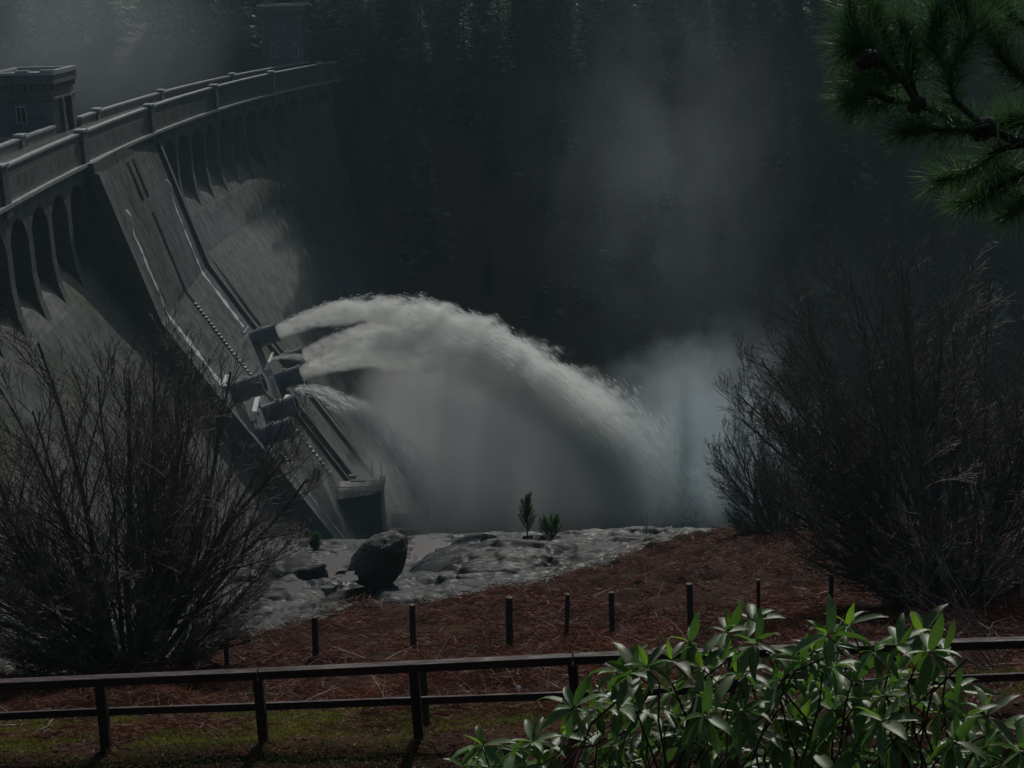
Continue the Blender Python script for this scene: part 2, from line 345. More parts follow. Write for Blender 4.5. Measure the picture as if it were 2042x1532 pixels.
# ------------------------------------------------------------ the dam
ZP = 44.5     # top of parapet
cp = np.polyfit([80, 100, 122, 150, 178, 208, 235, 255, 268], [-40, -41.8, -43.3, -44.1, -44.0, -41.9, -37.8, -32.8, -28.5], 4)
def cx(Y): return np.polyval(cp, Y)
PROFZ = np.array([-14, -4, 7, 16, 23.8, 30, 35.6, 40, 45.]); PROFX = np.array([-12.5, -19.6, -27, -33.4, -38.5, -40.5, -42.3, -43.7, -44.3])
def face_x(Y, z): return np.interp(z, PROFZ, PROFX) - .038 * (Y - 165)          # the outlet block face
SPZ = np.array([-14, -4, 7, 16, 24, 29, 31, 32, 33, 34, 34.6]); SPX = np.array([29, 22, 15, 8.8, 4.0, 1.3, 0., -.8, -1.8, -3.2, -5.2])
def spill_x(Y, z): return cx(Y) + np.interp(z, SPZ, SPX)
dam = empty('arched_dam', (-30, 165, -12)); DL = (30, -165, 12)
tag(dam, 'long curved grey concrete dam with arcaded crest and sloping spillway face in spray', 'dam')
def dpart(mb, name, m, bevel=0, smooth=False): return mb.obj(name, m, dam, bevel, smooth, DL)
def loft(Yarr, profile, name, m, cap=True, smooth=False):
    """profile(Y) -> list of (x,z); lofted along Y and closed"""
    mb = MB(); n = None; vs = []
    for Y in Yarr:
        pr = profile(Y); n = len(pr); vs += [(x, Y, z) for x, z in pr]
    fs = []
    for i in range(len(Yarr) - 1):
        for j in range(n):
            a, b = i * n + j, i * n + (j + 1) % n
            fs.append((a, b, b + n, a + n))
    fs.append(tuple(range(n - 1, -1, -1))); fs.append(tuple((len(Yarr) - 1) * n + j for j in range(n)))
    mb.add(vs, fs); return dpart(mb, name, m, smooth=smooth)
YA, YB = 84., 263.
BL0, BL1 = 149.2, 181.5
def spill_prof(Y):
    pr = [(cx(Y) - 6.4, -14)] + [(cx(Y) - 6.4, 34.0)]
    pr += [(spill_x(Y, z), z) for z in SPZ[::-1]]
    return pr
loft(np.linspace(YA, BL0 + .5, 24), spill_prof, 'spillway', M['concrete_wet'])
loft(np.linspace(BL1 - .5, YB, 30), spill_prof, 'spillway', M['concrete_wet'])
loft(np.linspace(BL0, BL1, 9), lambda Y: [(cx(Y) - 5.6, -14.2), (cx(Y) - 5.6, 41.3)] + [(face_x(Y, z), z) for z in (41.3, 40, 35.6, 30, 23.8, 16, 7, -4, -14.2)], 'outlet_block', M['concrete_wet'])
# the deck, string course, parapets and copings follow the curve
def ribbon(name, m, a, b, z0, z1, y0, y1, n=50):
    return loft(np.linspace(y0, y1, n), lambda Y: [(cx(Y) + a, z0), (cx(Y) + a, z1), (cx(Y) + b, z1), (cx(Y) + b, z0)], name, m)
ribbon('deck', M['concrete'], -5.6, -.02, 41.3, 43.4, YA, YB)
ribbon('roadway', M['road'], -5.1, -.5, 43.4, 43.46, YA, YB)
ribbon('string_course', M['coping'], -.02, .42, 41.0, 41.32, YA, YB)
ribbon('parapet', M['concrete'], -.5, -.06, 43.4, ZP - .22, YA, YB)
ribbon('coping', M['coping'], -.62, .06, ZP - .22, ZP, YA, YB)
for y0, y1 in ((YA, 157.4), (166.9, YB)):
    ribbon('parapet', M['concrete'], -5.55, -5.1, 43.4, ZP - .22, y0, y1, 30)
    ribbon('coping', M['coping'], -5.67, -4.99, ZP - .22, ZP, y0, y1, 30)
PIL = [94, 122, BL0 + .3, BL1 - 3.3, 208.5, 235]
for Y in PIL + [256]:
    x = cx(Y)
    dpart(MB().box(x - .6, x + .3, Y - .75, Y + .75, 40.2, ZP + .1), 'pilaster', M['concrete'])
    dpart(MB().box(x - .7, x + .42, Y - .9, Y + .9, ZP + .1, ZP + .34), 'pilaster_cap', M['coping'], .03)
for Y in (100, 146, 174, 201, 232):
    x = cx(Y) - 5.3
    dpart(MB().box(x - .4, x + .34, Y - .75, Y + .75, 42.5, ZP + .1), 'pilaster', M['concrete'])
    dpart(MB().box(x - .5, x + .45, Y - .9, Y + .9, ZP + .1, ZP + .34), 'pilaster_cap', M['coping'], .03)
# arches: a spandrel with a round-headed opening per bay, and a slender pier between bays
def arch_bay(y0, y1):
    yc, r = (y0 + y1) / 2, (y1 - y0) / 2; zs = 39.6 - r * .95
    mb = MB(); n = 14
    for side in (0,):
        inner = [(yc - r * math.cos(math.pi * i / n), zs + r * .95 * math.sin(math.pi * i / n)) for i in range(n + 1)]
        vs, fs = [], []
        for k, off in enumerate((0.0, -5.0)):
            for (yy, zz) in inner: vs.append((cx(yy) + off - .05, yy, zz))
            for (yy, zz) in inner: vs.append((cx(yy) + off - .05, yy, 41.3))
        m_ = n + 1
        for i in range(n):
            fs.append((i, i + 1, m_ + i + 1, m_ + i)); fs.append((2 * m_ + i + 1, 2 * m_ + i, 3 * m_ + i, 3 * m_ + i + 1))
            fs.append((i + 1, i, 2 * m_ + i, 2 * m_ + i + 1))
        mb.add(vs, fs)
    dpart(mb, 'arch', M['concrete'])
def pier(Y, wd=.62):
    mb = MB(); x0 = cx(Y) - 5.2
    zt = 41.3; xs = [(x0, 30), (x0, zt), (cx(Y) - .02, zt), (cx(Y), 34), (cx(Y) + .3, 31.6), (spill_x(Y, 30) + .12, 30), (spill_x(Y, 28.2) - .3, 28.2), (x0, 28.2)]
    n = len(xs); vs = [(x, Y - wd, z) for x, z in xs] + [(x, Y + wd, z) for x, z in xs]
    fs = [(i, (i + 1) % n, n + (i + 1) % n, n + i) for i in range(n)] + [tuple(range(n - 1, -1, -1)), tuple(range(n, 2 * n))]
    mb.add(vs, fs); dpart(mb, 'pier', M['concrete'])
def bays(y0, y1, n, last=False):
    p = (y1 - y0) / n
    for i in range(n):
        arch_bay(y0 + i * p + .6, y0 + (i + 1) * p - .6); pier(y0 + i * p)
    if last: pier(y1)
bays(93.5, 121.5, 4); bays(121.5, BL0 - .4, 4, True); bays(BL1 + .8, 208.5, 4); bays(208.5, 234.5, 4); bays(234.5, 260, 4, True)
# slots in the block under the string course
for Y in (163.6, 166.4):
    x = face_x(Y, 38.2)
    dpart(MB().hexa([(face_x(Y, 35) - 1, Y - .45, 35.2), (face_x(Y, 35) + .04, Y - .45, 35.2), (face_x(Y, 35) + .04, Y + .45, 35.2), (face_x(Y, 35) - 1, Y + .45, 35.2),
                     (x - 1, Y - .45, 39.6), (face_x(Y, 39.6) + .04, Y - .45, 39.6), (face_x(Y, 39.6) + .04, Y + .45, 39.6), (x - 1, Y + .45, 39.6)]), 'gate_slot', M['dark'])
# side wall ribs on the block edges and a wing wall further along
def rib(Y0, Y1, zt, zb, off, name='training_wall', m='concrete'):
    zs = [z for z in PROFZ if zb < z < zt]; zs = [zb] + list(zs) + [zt]; mb = MB(); vs = []
    for z in zs:
        for y in (Y0, Y1):
            vs += [(face_x(y, z) - .8, y, z), (face_x(y, z) + off, y, z + .3)]
    fs = []
    for i in range(len(zs) - 1):
        a, b = i * 4, i * 4 + 4
        fs += [(a + 1, a + 3, b + 3, b + 1), (a, a + 1, b + 1, b), (a + 3, a + 2, b + 2, b + 3)]
    fs += [(0, 2, 3, 1)]; e = len(zs) * 4 - 4; fs += [(e, e + 1, e + 3, e + 2)]
    mb.add(vs, fs); return dpart(mb, name, M[m])
rib(149.0, 149.9, 40, -13.5, .35); rib(180.7, 181.7, 40, -13.5, .35)
rib(171.6, 172.5, 9, -8, .55); rib(169.3, 169.7, 9, -8, .3)
# added slab, its lighter colour paints sunlight on the face beyond the outlet block
loft(np.linspace(186, 222, 12), lambda Y: [(spill_x(Y, -14) - 1, -14)] + [(spill_x(Y, z) - 1, z) for z in (24, 26)] + [(spill_x(Y, 25.6) - .1, 25.6), (spill_x(Y, 22) + .15, 22)] + [(spill_x(Y, z) + .4, z) for z in (16.01, 16, 7, -4, -14)], 'sunlit_face', M['sunlit_face'])

# stair of single steps down the middle of the outlet block
st = empty('service_stairway', (float(face_x(165.5, 30)), 165.5, 30)); SL = tuple(-v for v in st.location)
tag(st, 'dark stairway with lit treads running straight down the middle of the dam face', 'stairs')
mb = MB()
for a, b in ((33.5, 23.8), (23.8, 16), (16, 7), (7, .3)):
    mb.hexa([(face_x(165.5, b) - .3, 165.0, b), (face_x(165.5, b) + .05, 165.0, b), (face_x(165.5, b) + .05, 166., b), (face_x(165.5, b) - .3, 166., b),
             (face_x(165.5, a) - .3, 165.0, a), (face_x(165.5, a) + .05, 165.0, a), (face_x(165.5, a) + .05, 166., a), (face_x(165.5, a) - .3, 166., a)])
mb.obj('stair_channel', M['dark'], st, loc=SL)
stp = MB().box(0, .3, -.2, .2, -.05, .05).mesh('step', M['deck'])
for z in list(np.arange(13.6, 22.6, .42)) + list(np.arange(.8, 9.2, .55)):
    o = link('step', stp, st); o.location = (float(face_x(165.5, z)) + SL[0], 0, float(z) + SL[2])

# gatehouses on the crest
def tower(name, label, x0, x1, y0, y1, z0, z1, win, door=None):
    t = empty(name, ((x0 + x1) / 2, (y0 + y1) / 2, z0)); L = tuple(-v for v in t.location); tag(t, label, 'tower', 'stone gatehouse towers on the dam')
    def tp(mb, nm, m, bev=0): return mb.obj(nm, M[m], t, bev, loc=L)
    tp(MB().box(x0, x1, y0, y1, z0, z1 - 1.1), 'wall', 'stone')
    tp(MB().box(x0 - .25, x1 + .25, y0 - .25, y1 + .25, z1 - 3.0, z1 - 2.75), 'string_course', 'stone')
    n = 9
    for i in range(n):
        xx = x0 + (x1 - x0) * (i + .5) / n; yy = y0 + (y1 - y0) * (i + .5) / n
        tp(MB().box(xx - .2, xx + .2, y0 - .3, y0 - .002, z1 - 1.9, z1 - 1.352), 'corbel', 'stone')
        tp(MB().box(x1 + .002, x1 + .3, yy - .2, yy + .2, z1 - 1.9, z1 - 1.352), 'corbel', 'stone')
    tp(MB().box(x0 - .4, x1 + .4, y0 - .4, y1 + .4, z1 - 1.35, z1 - .35), 'parapet', 'stone', .04)
    # uneven crenellated coping
    mb = MB()
    for i, (a, b, h) in enumerate(((0, .42, 0), (.42, .62, .22), (.62, .8, .02), (.8, 1, .26))):
        xa, xb = x0 - .5 + (x1 - x0 + 1) * a, x0 - .5 + (x1 - x0 + 1) * b
        mb.box(xa, xb - .003, y0 - .5, y0 + .3, z1 - .35, z1 - .05 + h)
    mb.box(x1 - .1, x1 + .5, y0 + .303, y1 + .5, z1 - .35, z1 + .12); mb.box(x0 - .5, x0 + .1, y0 + .303, y1 + .5, z1 - .35, z1); mb.box(x0 + .103, x1 - .103, y1 - .1, y1 + .5, z1 - .35, z1 + .05)
    tp(mb, 'coping', 'coping')
    for (a, zz, ww, hh) in win:
        xc = x0 + (x1 - x0) * a
        wd = tp(MB().box(xc - ww / 2 - .14, xc + ww / 2 + .14, y0 - .09, y0 - .002, zz - hh / 2 - .14, zz + hh / 2 + .14), 'window', 'coping')
        tp_ = MB().box(xc - ww / 2, xc + ww / 2, y0 - .11, y0 - .092, zz - hh / 2, zz + hh / 2).obj('pane', M['dark'], wd)
        MB().box(xc - .05, xc + .05, y0 - .14, y0 - .112, zz - hh / 2, zz + hh / 2).obj('mullion', M['coping'], wd)
    if door:
        yc, ww, hh = door; pts = [(yc - ww / 2, z0), (yc + ww / 2, z0)] + [(yc + ww / 2 * math.cos(math.pi * i / 8), z0 + hh - ww / 2 + ww / 2 * math.sin(math.pi * i / 8)) for i in range(9)]
        n = len(pts); tp(MB().add([(x1 + .006, y, z) for y, z in pts] + [(x1 - .3, y, z) for y, z in pts], [tuple(range(n))] + [(i, n + i, n + (i + 1) % n, (i + 1) % n) for i in range(n)]), 'doorway', 'dark')
        for s in (-1, 1): tp(MB().box(x1, x1 + .35, yc + s * (ww / 2 + .45) - .25, yc + s * (ww / 2 + .45) + .25, z0, z1 - 3.01), 'door_pilaster', 'stone')
    return t
tower('gatehouse', 'square stone gatehouse with arched doorway behind the near upstream parapet', -55.7, -49.55, 158.2, 166.4, 43.2, 50.2, [(.42, 45.6, .9, 1.6)], (162.6, 2.4, 4.3))
tower('gatehouse', 'tall dim stone tower at the far end of the dam crest', -43.6, -36.2, 262.5, 270, 41.5, 54.6, [(.5, 51, .9, 1.5), (.27, 46.6, .7, 2), (.8, 46.6, .7, 2)])

# ------------------------------------------------------------ outlet pipes
TH = R_(17)
pd = Vector((math.cos(TH), .04, math.sin(TH))).normalized()
pipes = {}
def pipe(key, mouth, r, label, ln=4.9):
    mo = Vector(mouth); base = mo - pd * ln
    t = empty('outlet_pipe', base); L = tuple(-v for v in base); tag(t, label, 'pipe', 'steel outlet pipes on the dam face')
    u = pd.orthogonal().normalized(); w_ = pd.cross(u); n = 32
    def ring(c, rr): return [Vector(c) + (u * math.cos(2 * math.pi * i / n) + w_ * math.sin(2 * math.pi * i / n)) * rr for i in range(n)]
    rs = [(base - pd * 1.5, r), (mo, r), (mo, r - .12), (mo - pd * 1.6, r - .14)]
    mb = MB(); vs = [v for c, rr in rs for v in ring(c, rr)]; mb.add(vs, [(k * n + i, k * n + (i + 1) % n, (k + 1) * n + (i + 1) % n, (k + 1) * n + i) for k in range(3) for i in range(n)] + [tuple(3 * n + i for i in range(n))])
    mb.obj('barrel', M['pipe'], t, smooth=False, loc=L)
    for f_, rr, ww in ((-.16, .1, .16), (-ln * .52, .07, .14), (-ln * .9, .16, .3)):
        mb = MB(); c0, c1 = mo + pd * f_, mo + pd * (f_ + ww)
        vs = ring(c0, r) + ring(c0, r + rr) + ring(c1, r + rr) + ring(c1, r)
        mb.add(vs, [(k * n + i, k * n + (i + 1) % n, (k + 1) * n + (i + 1) % n, (k + 1) * n + i) for k in range(3) for i in range(n)])
        mb.obj('flange', M['pipe'], t, loc=L)
    mb = MB()                                  # rivet-like lifting lugs on top
    for f_ in (-.52, -.45):
        c = mo + pd * (ln * f_) + Vector((0, 0, r + .1)); mb.box(c.x - .08, c.x + .08, c.y - .1, c.y + .1, c.z - .1, c.z + .16)
    mb.obj('lug', M['deck'], t, loc=L)
    hb = base - pd * .4                        # concrete collar
    MB().hexa([(hb.x - 2.4, hb.y - r - .5, hb.z - r - .9), (hb.x + .4, hb.y - r - .5, hb.z - r - .9), (hb.x + .4, hb.y + r + .5, hb.z - r - .9), (hb.x - 2.4, hb.y + r + .5, hb.z - r - .9),
               (hb.x - 2.4, hb.y - r - .5, hb.z + r * .55), (hb.x - .5, hb.y - r - .5, hb.z + r * .55), (hb.x - .5, hb.y + r + .5, hb.z + r * .55), (hb.x - 2.4, hb.y + r + .5, hb.z + r * .55)]).obj('collar', M['concrete'], t, loc=L)
    pipes[key] = mo
    return t
pipe('far_up', P(555, 662, 177.5), 1.2, 'upper blue grey pipe of the far cluster, topmost, shooting water')
pipe('near_up', P(527, 764, 156), 1.25, 'wide dry pipe nearest the left shrub, upper of the near cluster')
pipe('far_b', P(607, 708, 182), 1.1, 'small far pipe half hidden behind the middle jet, shooting water')
pipe('far_a', P(602, 745, 174), 1.15, 'lower pipe of the far cluster shooting the biggest jet')
pipe('near_b', P(592, 806, 160.5), 1.15, 'dry pipe just below the biggest jet, right of the white strut')
pipe('near_a', P(583, 852, 152.5), 1.15, 'lowest dry pipe above the bottom of the stairway')
# white valve platforms between the pipes
def platform(pa, Ya, pb, Yb, wpx, label):
    a, b = P(*pa, Ya), P(*pb, Yb); L = Vector((a + b) / 2)
    t = empty('valve_platform', L); tag(t, label, 'platform', 'white valve platforms between the pipes')
    ww = wpx * .62 * Ya / F; off = tuple(-v for v in L)
    MB().hexa([(a[0] - ww, a[1], a[2] - .15), (a[0] + ww, a[1], a[2] - .15), (b[0] + ww, b[1], b[2] - .15), (b[0] - ww, b[1], b[2] - .15),
               (a[0] - ww, a[1], a[2]), (a[0] + ww, a[1], a[2]), (b[0] + ww, b[1], b[2]), (b[0] - ww, b[1], b[2])]).obj('deck_plate', M['deck'], t, loc=off)
    mb = MB()
    for k in range(4):
        c = a + (b - a) * (k + .5) / 4
        mb.tube((c[0] + ww, c[1], c[2]), (c[0] + ww, c[1], c[2] + .5), .03, n=5)
        mb.tube((c[0] - ww * .3, c[1], c[2] - .15), (float(face_x(c[1], c[2] - 1.6)) - .1, c[1], c[2] - 1.6), .1, n=6)
    mb.obj('bracket', M['steel'], t, loc=off)
platform((528, 738), 171.5, (543, 692), 183, 11, 'long white platform between the far upper pipe and the middle jet')
platform((483, 663), 175.5, (491, 650), 179, 9, 'small white platform left of the topmost pipe')
platform((447, 770), 153.6, (454, 747), 157.5, 10, 'white platform at the left end of the wide near pipe')
platform((503, 838), 151.5, (515, 786), 161, 9, 'long flecked white platform below the wide near pipe')
platform((569, 800), 160, (575, 787), 163, 10, 'small white platform peeping over the lower dry pipe')
platform((550, 912), 148.8, (552, 898), 151, 12, 'short white platform below the lowest pipe')

# water running down the face from the drain holes
def streak(Y, z0, z1, w0, w1, label, top=None):
    zs = np.linspace(z0, z1, 90); vs = []; tn = []
    for k, z in enumerate(zs):
        t = k / 89; wob = .45 * (1 - t) ** 1.5 * vn(z * .55, Y) + .08 * vn(z * 2.3, Y)
        hw = (w0 + (w1 - w0) * t) * (.7 + .45 * vn(z * 1.9, Y + 5)) * .5
        yy = Y + wob; x = face_x(yy, z) + .06 + (.55 * math.exp(-((z - z0 + .9) / 1.1) ** 2) if k < 30 else 0)
        vs += [(x, yy - hw, z), (x + .03, yy, z + .01), (x, yy + hw, z)]
    fs = []
    for k in range(89):
        a = k * 3; fs += [(a, a + 1, a + 4, a + 3), (a + 1, a + 2, a + 5, a + 4)]
    o = MB().add(vs, fs).obj('water_streak', M['foam']); tag(o, label, 'water streak', 'water streaks down the dam face')
streak(154.0, 35.6, 15.4, .5, 1.6, 'white trickle down the dam face from the left drain hole')
streak(177.0, 35.7, 16.6, .5, 1.5, 'white trickle down the dam face from the right drain hole')
streak(153.2, 8.0, -4.5, .5, .5, 'thin lower trickle running down to the dam foot left of the stairway')
streak(172.0, 7.6, -3.5, .9, 1.3, 'broad white runnel on the training wall right of the stairway')

# foot of the block: the end pier with its rail, and a lower wing wall
ep = empty('end_pier', (-18.5, 165, -12)); EL = (18.5, -165, 12); tag(ep, 'tall plain concrete end pier at the foot of the stairway with handrail', 'pier')
MB().hexa([(-25, 160.5, -13), (-16.2, 162.2, -13), (-16.2, 167.2, -13), (-25, 167.2, -13), (-22.4, 160.5, -1.1), (-16.25, 162.2, -.9), (-16.25, 167.2, -.9), (-22.4, 167.2, -1.1)]).obj('wall', M['concrete'], ep, loc=EL, bevel=.05)
MB().box(-16.8, -16.1, 161.9, 167.4, -1.4, -.55).obj('end_post', M['concrete'], ep, loc=EL)
mb = MB()
for x in (-21.4, -19.6, -17.8):
    mb.tube((x, 161.6, -1.0), (x, 161.6, .25), .045, n=6)
mb.tube((-22.2, 161.6, .2), (-17, 161.6, .2), .05, n=6); mb.tube((-22.2, 161.6, -.4), (-17, 161.6, -.4), .04, n=6)
for x in (-17.6, -16.5): mb.tube((x, 166.8, -.6), (x, 166.8, 1.7), .05, n=6)
mb.obj('handrail', M['steel'], ep, loc=EL)
for k, (a, b) in enumerate((((696, 948), (712, 948)), ((700, 958), (730, 957)))):
    p, q = P(*a, 164), P(*b, 164); MB().box(p[0], q[0], 163.6, 164.3, p[2] - .1, p[2] + .06).obj('ledge', M['coping'], ep, loc=EL)
wp = empty('wing_wall', (-13, 170, -12)); WL = (13, -170, 12); tag(wp, 'low wet wing wall with a steel post beyond the end pier', 'wall')
MB().box(-16.0, -11.2, 169, 170.2, -13, -8.6).obj('wall', M['concrete'], wp, loc=WL, bevel=.05)
MB().box(-16.0, -11.2, 172, 173.0, -13, -7.4).obj('wall', M['concrete'], wp, loc=WL, bevel=.05)
mb = MB().tube((-11.0, 169.2, -12), (-11.0, 169.2, -5.9), .09, n=6); mb.tube((-15.3, 171.9, -8), (-15.3, 171.9, -6.4), .06, n=6); mb.tube((-15.5, 171.9, -6.4), (-11.2, 171.9, -6.5), .04, n=6)
mb.obj('post', M['pipe'], wp, loc=WL)

# ------------------------------------------------------------ water jets and spray (volumes inside closed shells)
JA, JB = .56, .0225
def jet(name, label, mouth, a, b, r0, k, xe, dens, phi=0.0, seed=0, aniso=.5, cat='water jet', group='water jets from the dam outlets', powr=1.0, yr=.8, amp=.62, rate=.12, under=0.0):
    """a ballistic spout: x along the throw, z up, shell = tube round the parabola"""
    n, ns = 20, 40; vs = []
    for i in range(ns + 1):
        x = -.2 + (xe + .2) * i / ns; rr = (r0 + k * max(x, 0)) * 1.42; zc = a * x - b * x * x; sl = a - 2 * b * x; tn = Vector((1, 0, sl)).normalized(); nn = Vector((-tn.z, 0, tn.x))
        for j in range(n):
            q = 2 * math.pi * j / n; wob = 1 + .1 * float(vn(x * .6 + seed, math.cos(q) * 1.5, math.sin(q) * 1.5)) * min(1, max(x, 0) / 6)
            vs.append(Vector((x, 0, zc)) + nn * math.sin(q) * rr * wob + Vector((0, math.cos(q) * rr * wob * yr, 0)))
    fs = [(i * n + j, i * n + (j + 1) % n, (i + 1) * n + (j + 1) % n, (i + 1) * n + j) for i in range(ns) for j in range(n)] + [tuple(range(n - 1, -1, -1)), tuple(ns * n + j for j in range(n))]
    m, t, pv = volmat(name + ' volume', (.97, .985, .965), aniso, rate); g = NG(t)
    tc = t.nodes.new('ShaderNodeTexCoord').outputs['Object']; sp = t.nodes.new('ShaderNodeSeparateXYZ'); t.links.new(tc, sp.inputs[0]); X, Y, Z = sp.outputs
    n1 = g.noise(tc, .42, 4, (.6, 1, 1), (seed, 0, 0), .68); n2 = g.noise(tc, 1.3, 4, (.55, 1, 1), (0, seed, 3), .7)
    zc = g.m('SUBTRACT', g.m('MULTIPLY', X, a), g.m('MULTIPLY', g.m('MULTIPLY', X, X), b))
    rr = g.m('MULTIPLY_ADD', g.m('MAXIMUM', X, 0), k, r0)
    sl = g.m('MULTIPLY_ADD', X, -2 * b, a); cs = g.m('INVERSE_SQRT', g.m('MULTIPLY_ADD', sl, sl, 1.0))
    dz = g.m('MULTIPLY', g.m('SUBTRACT', Z, zc), cs)
    q = g.m('DIVIDE', g.m('SQRT', g.m('ADD', g.m('MULTIPLY', dz, dz), g.m('POWER', g.m('DIVIDE', g.m('ABSOLUTE', Y), yr), 2.0))), rr)
    grow = g.ss(0, 13, X)
    dis = g.m('MULTIPLY', grow, g.m('ADD', g.m('MULTIPLY', g.m('SUBTRACT', n1, .5), amp * 3.2), g.m('MULTIPLY', g.m('SUBTRACT', n2, .5), amp * 1.2)))
    qd = g.m('ADD', q, dis)
    fall = g.m('SUBTRACT', 1, g.ss(.62, .98, qd))
    dd = g.m('POWER', g.m('DIVIDE', r0, rr), powr)
    tex = g.m('MULTIPLY', g.m('MULTIPLY_ADD', g.ss(.36, .62, n2), 1.1, .35), g.m('MULTIPLY_ADD', g.ss(2, 13, X), .65, .35))
    end = g.m('SUBTRACT', 1, g.ss(xe * .86, xe, X))
    den = g.m('MULTIPLY', g.m('MULTIPLY', fall, dd), g.m('MULTIPLY', g.m('MULTIPLY', tex, end), dens))
    t.links.new(den, pv.inputs['Density'])
    me = bpy.data.meshes.new(name); me.from_pydata([tuple(v) for v in vs], [], fs); me.materials.append(m); me.update()
    o = link(name, me, loc=tuple(mouth)); o.rotation_euler = (0, 0, phi); tag(o, label, cat, group); return o
jet('water_jet', 'topmost white jet leaping from the upper far pipe', pipes['far_up'], .45, .0202, 1.1, .09, 48, 2.6, R_(-2), 1)
jet('water_jet', 'small middle jet mostly hidden behind the biggest one', pipes['far_b'], .48, .0205, 1.0, .11, 48, 2.2, R_(-1), 5)
jet('water_jet', 'biggest broad jet arching down to the river', pipes['far_a'], .455, .0196, 1.05, .145, 51, 3.1, R_(1), 9, powr=1.3)
jet('water_spout', 'thin falling sheet of water curving down behind the end pier', P(586, 776, 163), .02, .068, .5, .22, 17.5, 0.7, R_(0), 14, .5, 'water jet', None, .45, .5, .8, .2)
jet('water_spout', 'short thin spurt beside the long white platform', P(540, 716, 176), .25, .055, .25, .10, 6.5, 2.0, 0, 19, .35, 'water jet', None, 1.0, .8, .2, .4)
def strands(o, a, b, r0, k, xe, n, seed, yr=.8, wd=.06, x0=.3, qlo=.8, qhi=1.16, up=.0, lmul=1., gap=None):
    """torn ligaments of water riding on a jet, part of it"""
    rg = np.random.default_rng(seed); x = x0 + (xe - x0) * rg.random(n) ** .8; th = rg.uniform(.25, math.pi - .25, n) if up else rg.random(n) * 6.28
    q = rg.uniform(qlo, qhi, n) * (1 + .35 * fbm(x * .5, np.cos(th) * 1.5 + seed, np.sin(th) * 1.5, 4, seed) * sstep(1, 12, x))
    rr = (r0 + k * x) * q * .92; sl = a - 2 * b * x; tn = unit(np.stack([np.ones(n), 0 * x, sl], -1)); nn = np.stack([-tn[:, 2], 0 * x, tn[:, 0]], -1)
    p = np.stack([x, 0 * x, a * x - b * x * x], -1) + nn * (np.sin(th) * rr)[:, None] + np.array([0, 1., 0]) * (np.cos(th) * rr * yr)[:, None]
    d = unit(tn + np.array([0, 0, -.12]) * sstep(4, 20, x)[:, None] + .09 * rg.normal(size=(n, 3)))
    L = lmul * rg.uniform(.15, .75, n) * (.6 + .03 * x); W = wd * rg.uniform(.4, 1.2, n) * (.5 + .02 * x)
    V, Q = strips(p, d, L, W, None, -.05 * np.ones(n), 3)
    if gap is not None:
        kp = fbm(x * .25, q * np.sin(th) * 4, 0, 3, seed + 9) > gap - .25; V = V.reshape(n, 6, 3)[kp].reshape(-1, 3); Q = Q[:2 * kp.sum()]
    c = link('torn_water', fast_mesh('torn_water', V, Q, M['strand']), o); c['kind'] = 'stuff'
M['strand'] = nmat('torn white water', (.6, .64, .62), (.85, .88, .87), 2, (.4, .7), 0, translucent=.8)
js = [o for o in col.objects if o.name.startswith('water_jet')]
strands(js[0], .45, .0202, 1.1, .09, 44, 4000, 1, up=1); strands(js[1], .48, .0205, 1.0, .11, 26, 900, 2, up=1); strands(js[2], .455, .0196, 1.05, .145, 47, 6000, 3, up=1)
sp_ = [o for o in col.objects if o.name.startswith('water_spout')]
strands(sp_[0], .02, .068, .5, .22, 17.0, 8000, 4, .5, .07, .0, .05, .98, lmul=1.8, gap=.05); strands(sp_[1], .25, .055, .25, .10, 6, 600, 5, .8, .05, 0, .1, 1)
# spray falling from the jets
def sprayvol(name, label, cat, loc, half, dens, fn, color=(.985, .995, .99), aniso=.55, rate=.5, rot=0, kind=None, group=None):
    m, t, pv = volmat(name + ' volume', color, aniso, rate); g = NG(t)
    tcn = t.nodes.new('ShaderNodeTexCoord').outputs['Object']
    sp = t.nodes.new('ShaderNodeSeparateXYZ'); t.links.new(tcn, sp.inputs[0])
    d = fn(g, tcn, *sp.outputs); t.links.new(g.m('MULTIPLY', d, dens), pv.inputs['Density'])
    import bmesh
    bm = bmesh.new(); bmesh.ops.create_icosphere(bm, subdivisions=3, radius=1)
    for v in bm.verts:
        c = v.co; e = [math.copysign(abs(x) ** .8, x) for x in c]; v.co = Vector((e[0] * half[0], e[1] * half[1], e[2] * half[2]))
    me = bpy.data.meshes.new(name); bm.to_mesh(me); bm.free(); me.materials.append(m)
    o = link(name, me, loc=loc); o.rotation_euler = (0, 0, rot); tag(o, label, cat, group, kind); return o
def curtain(g, tc, X, Y, Z):
    # below the parabola z = a x - b x^2 measured from the pipe mouth
    xx = g.m('ADD', X, 24); zz = g.m('ADD', Z, -7.0)
    zc = g.m('SUBTRACT', g.m('MULTIPLY', xx, .455), g.m('MULTIPLY', g.m('MULTIPLY', xx, xx), .0190))
    below = g.ss(.5, 5.0, g.m('SUBTRACT', zc, zz))
    n1 = g.noise(tc, .16, 4, (1.0, 1, .75), (0, 0, 2), .65)
    st_ = g.ss(5, 17, xx); sx = g.m('SUBTRACT', 1, g.ss(46, 53, xx)); sy = g.m('SUBTRACT', 1, g.ss(4, 13.5, g.m('ABSOLUTE', Y)))
    tex = g.m('MULTIPLY_ADD', g.ss(.34, .66, n1), .35, .85)
    return g.m('MULTIPLY', g.m('MULTIPLY', below, g.m('MULTIPLY', st_, sx)), g.m('MULTIPLY', sy, tex))
mo = pipes['far_a']
sprayvol('falling_spray', 'grey curtain of spray falling beneath the arching jets', 'spray', (mo.x + 24, mo.y + 1.5, mo.z - 7.0), (30, 14, 22), .19, curtain, rate=.35)
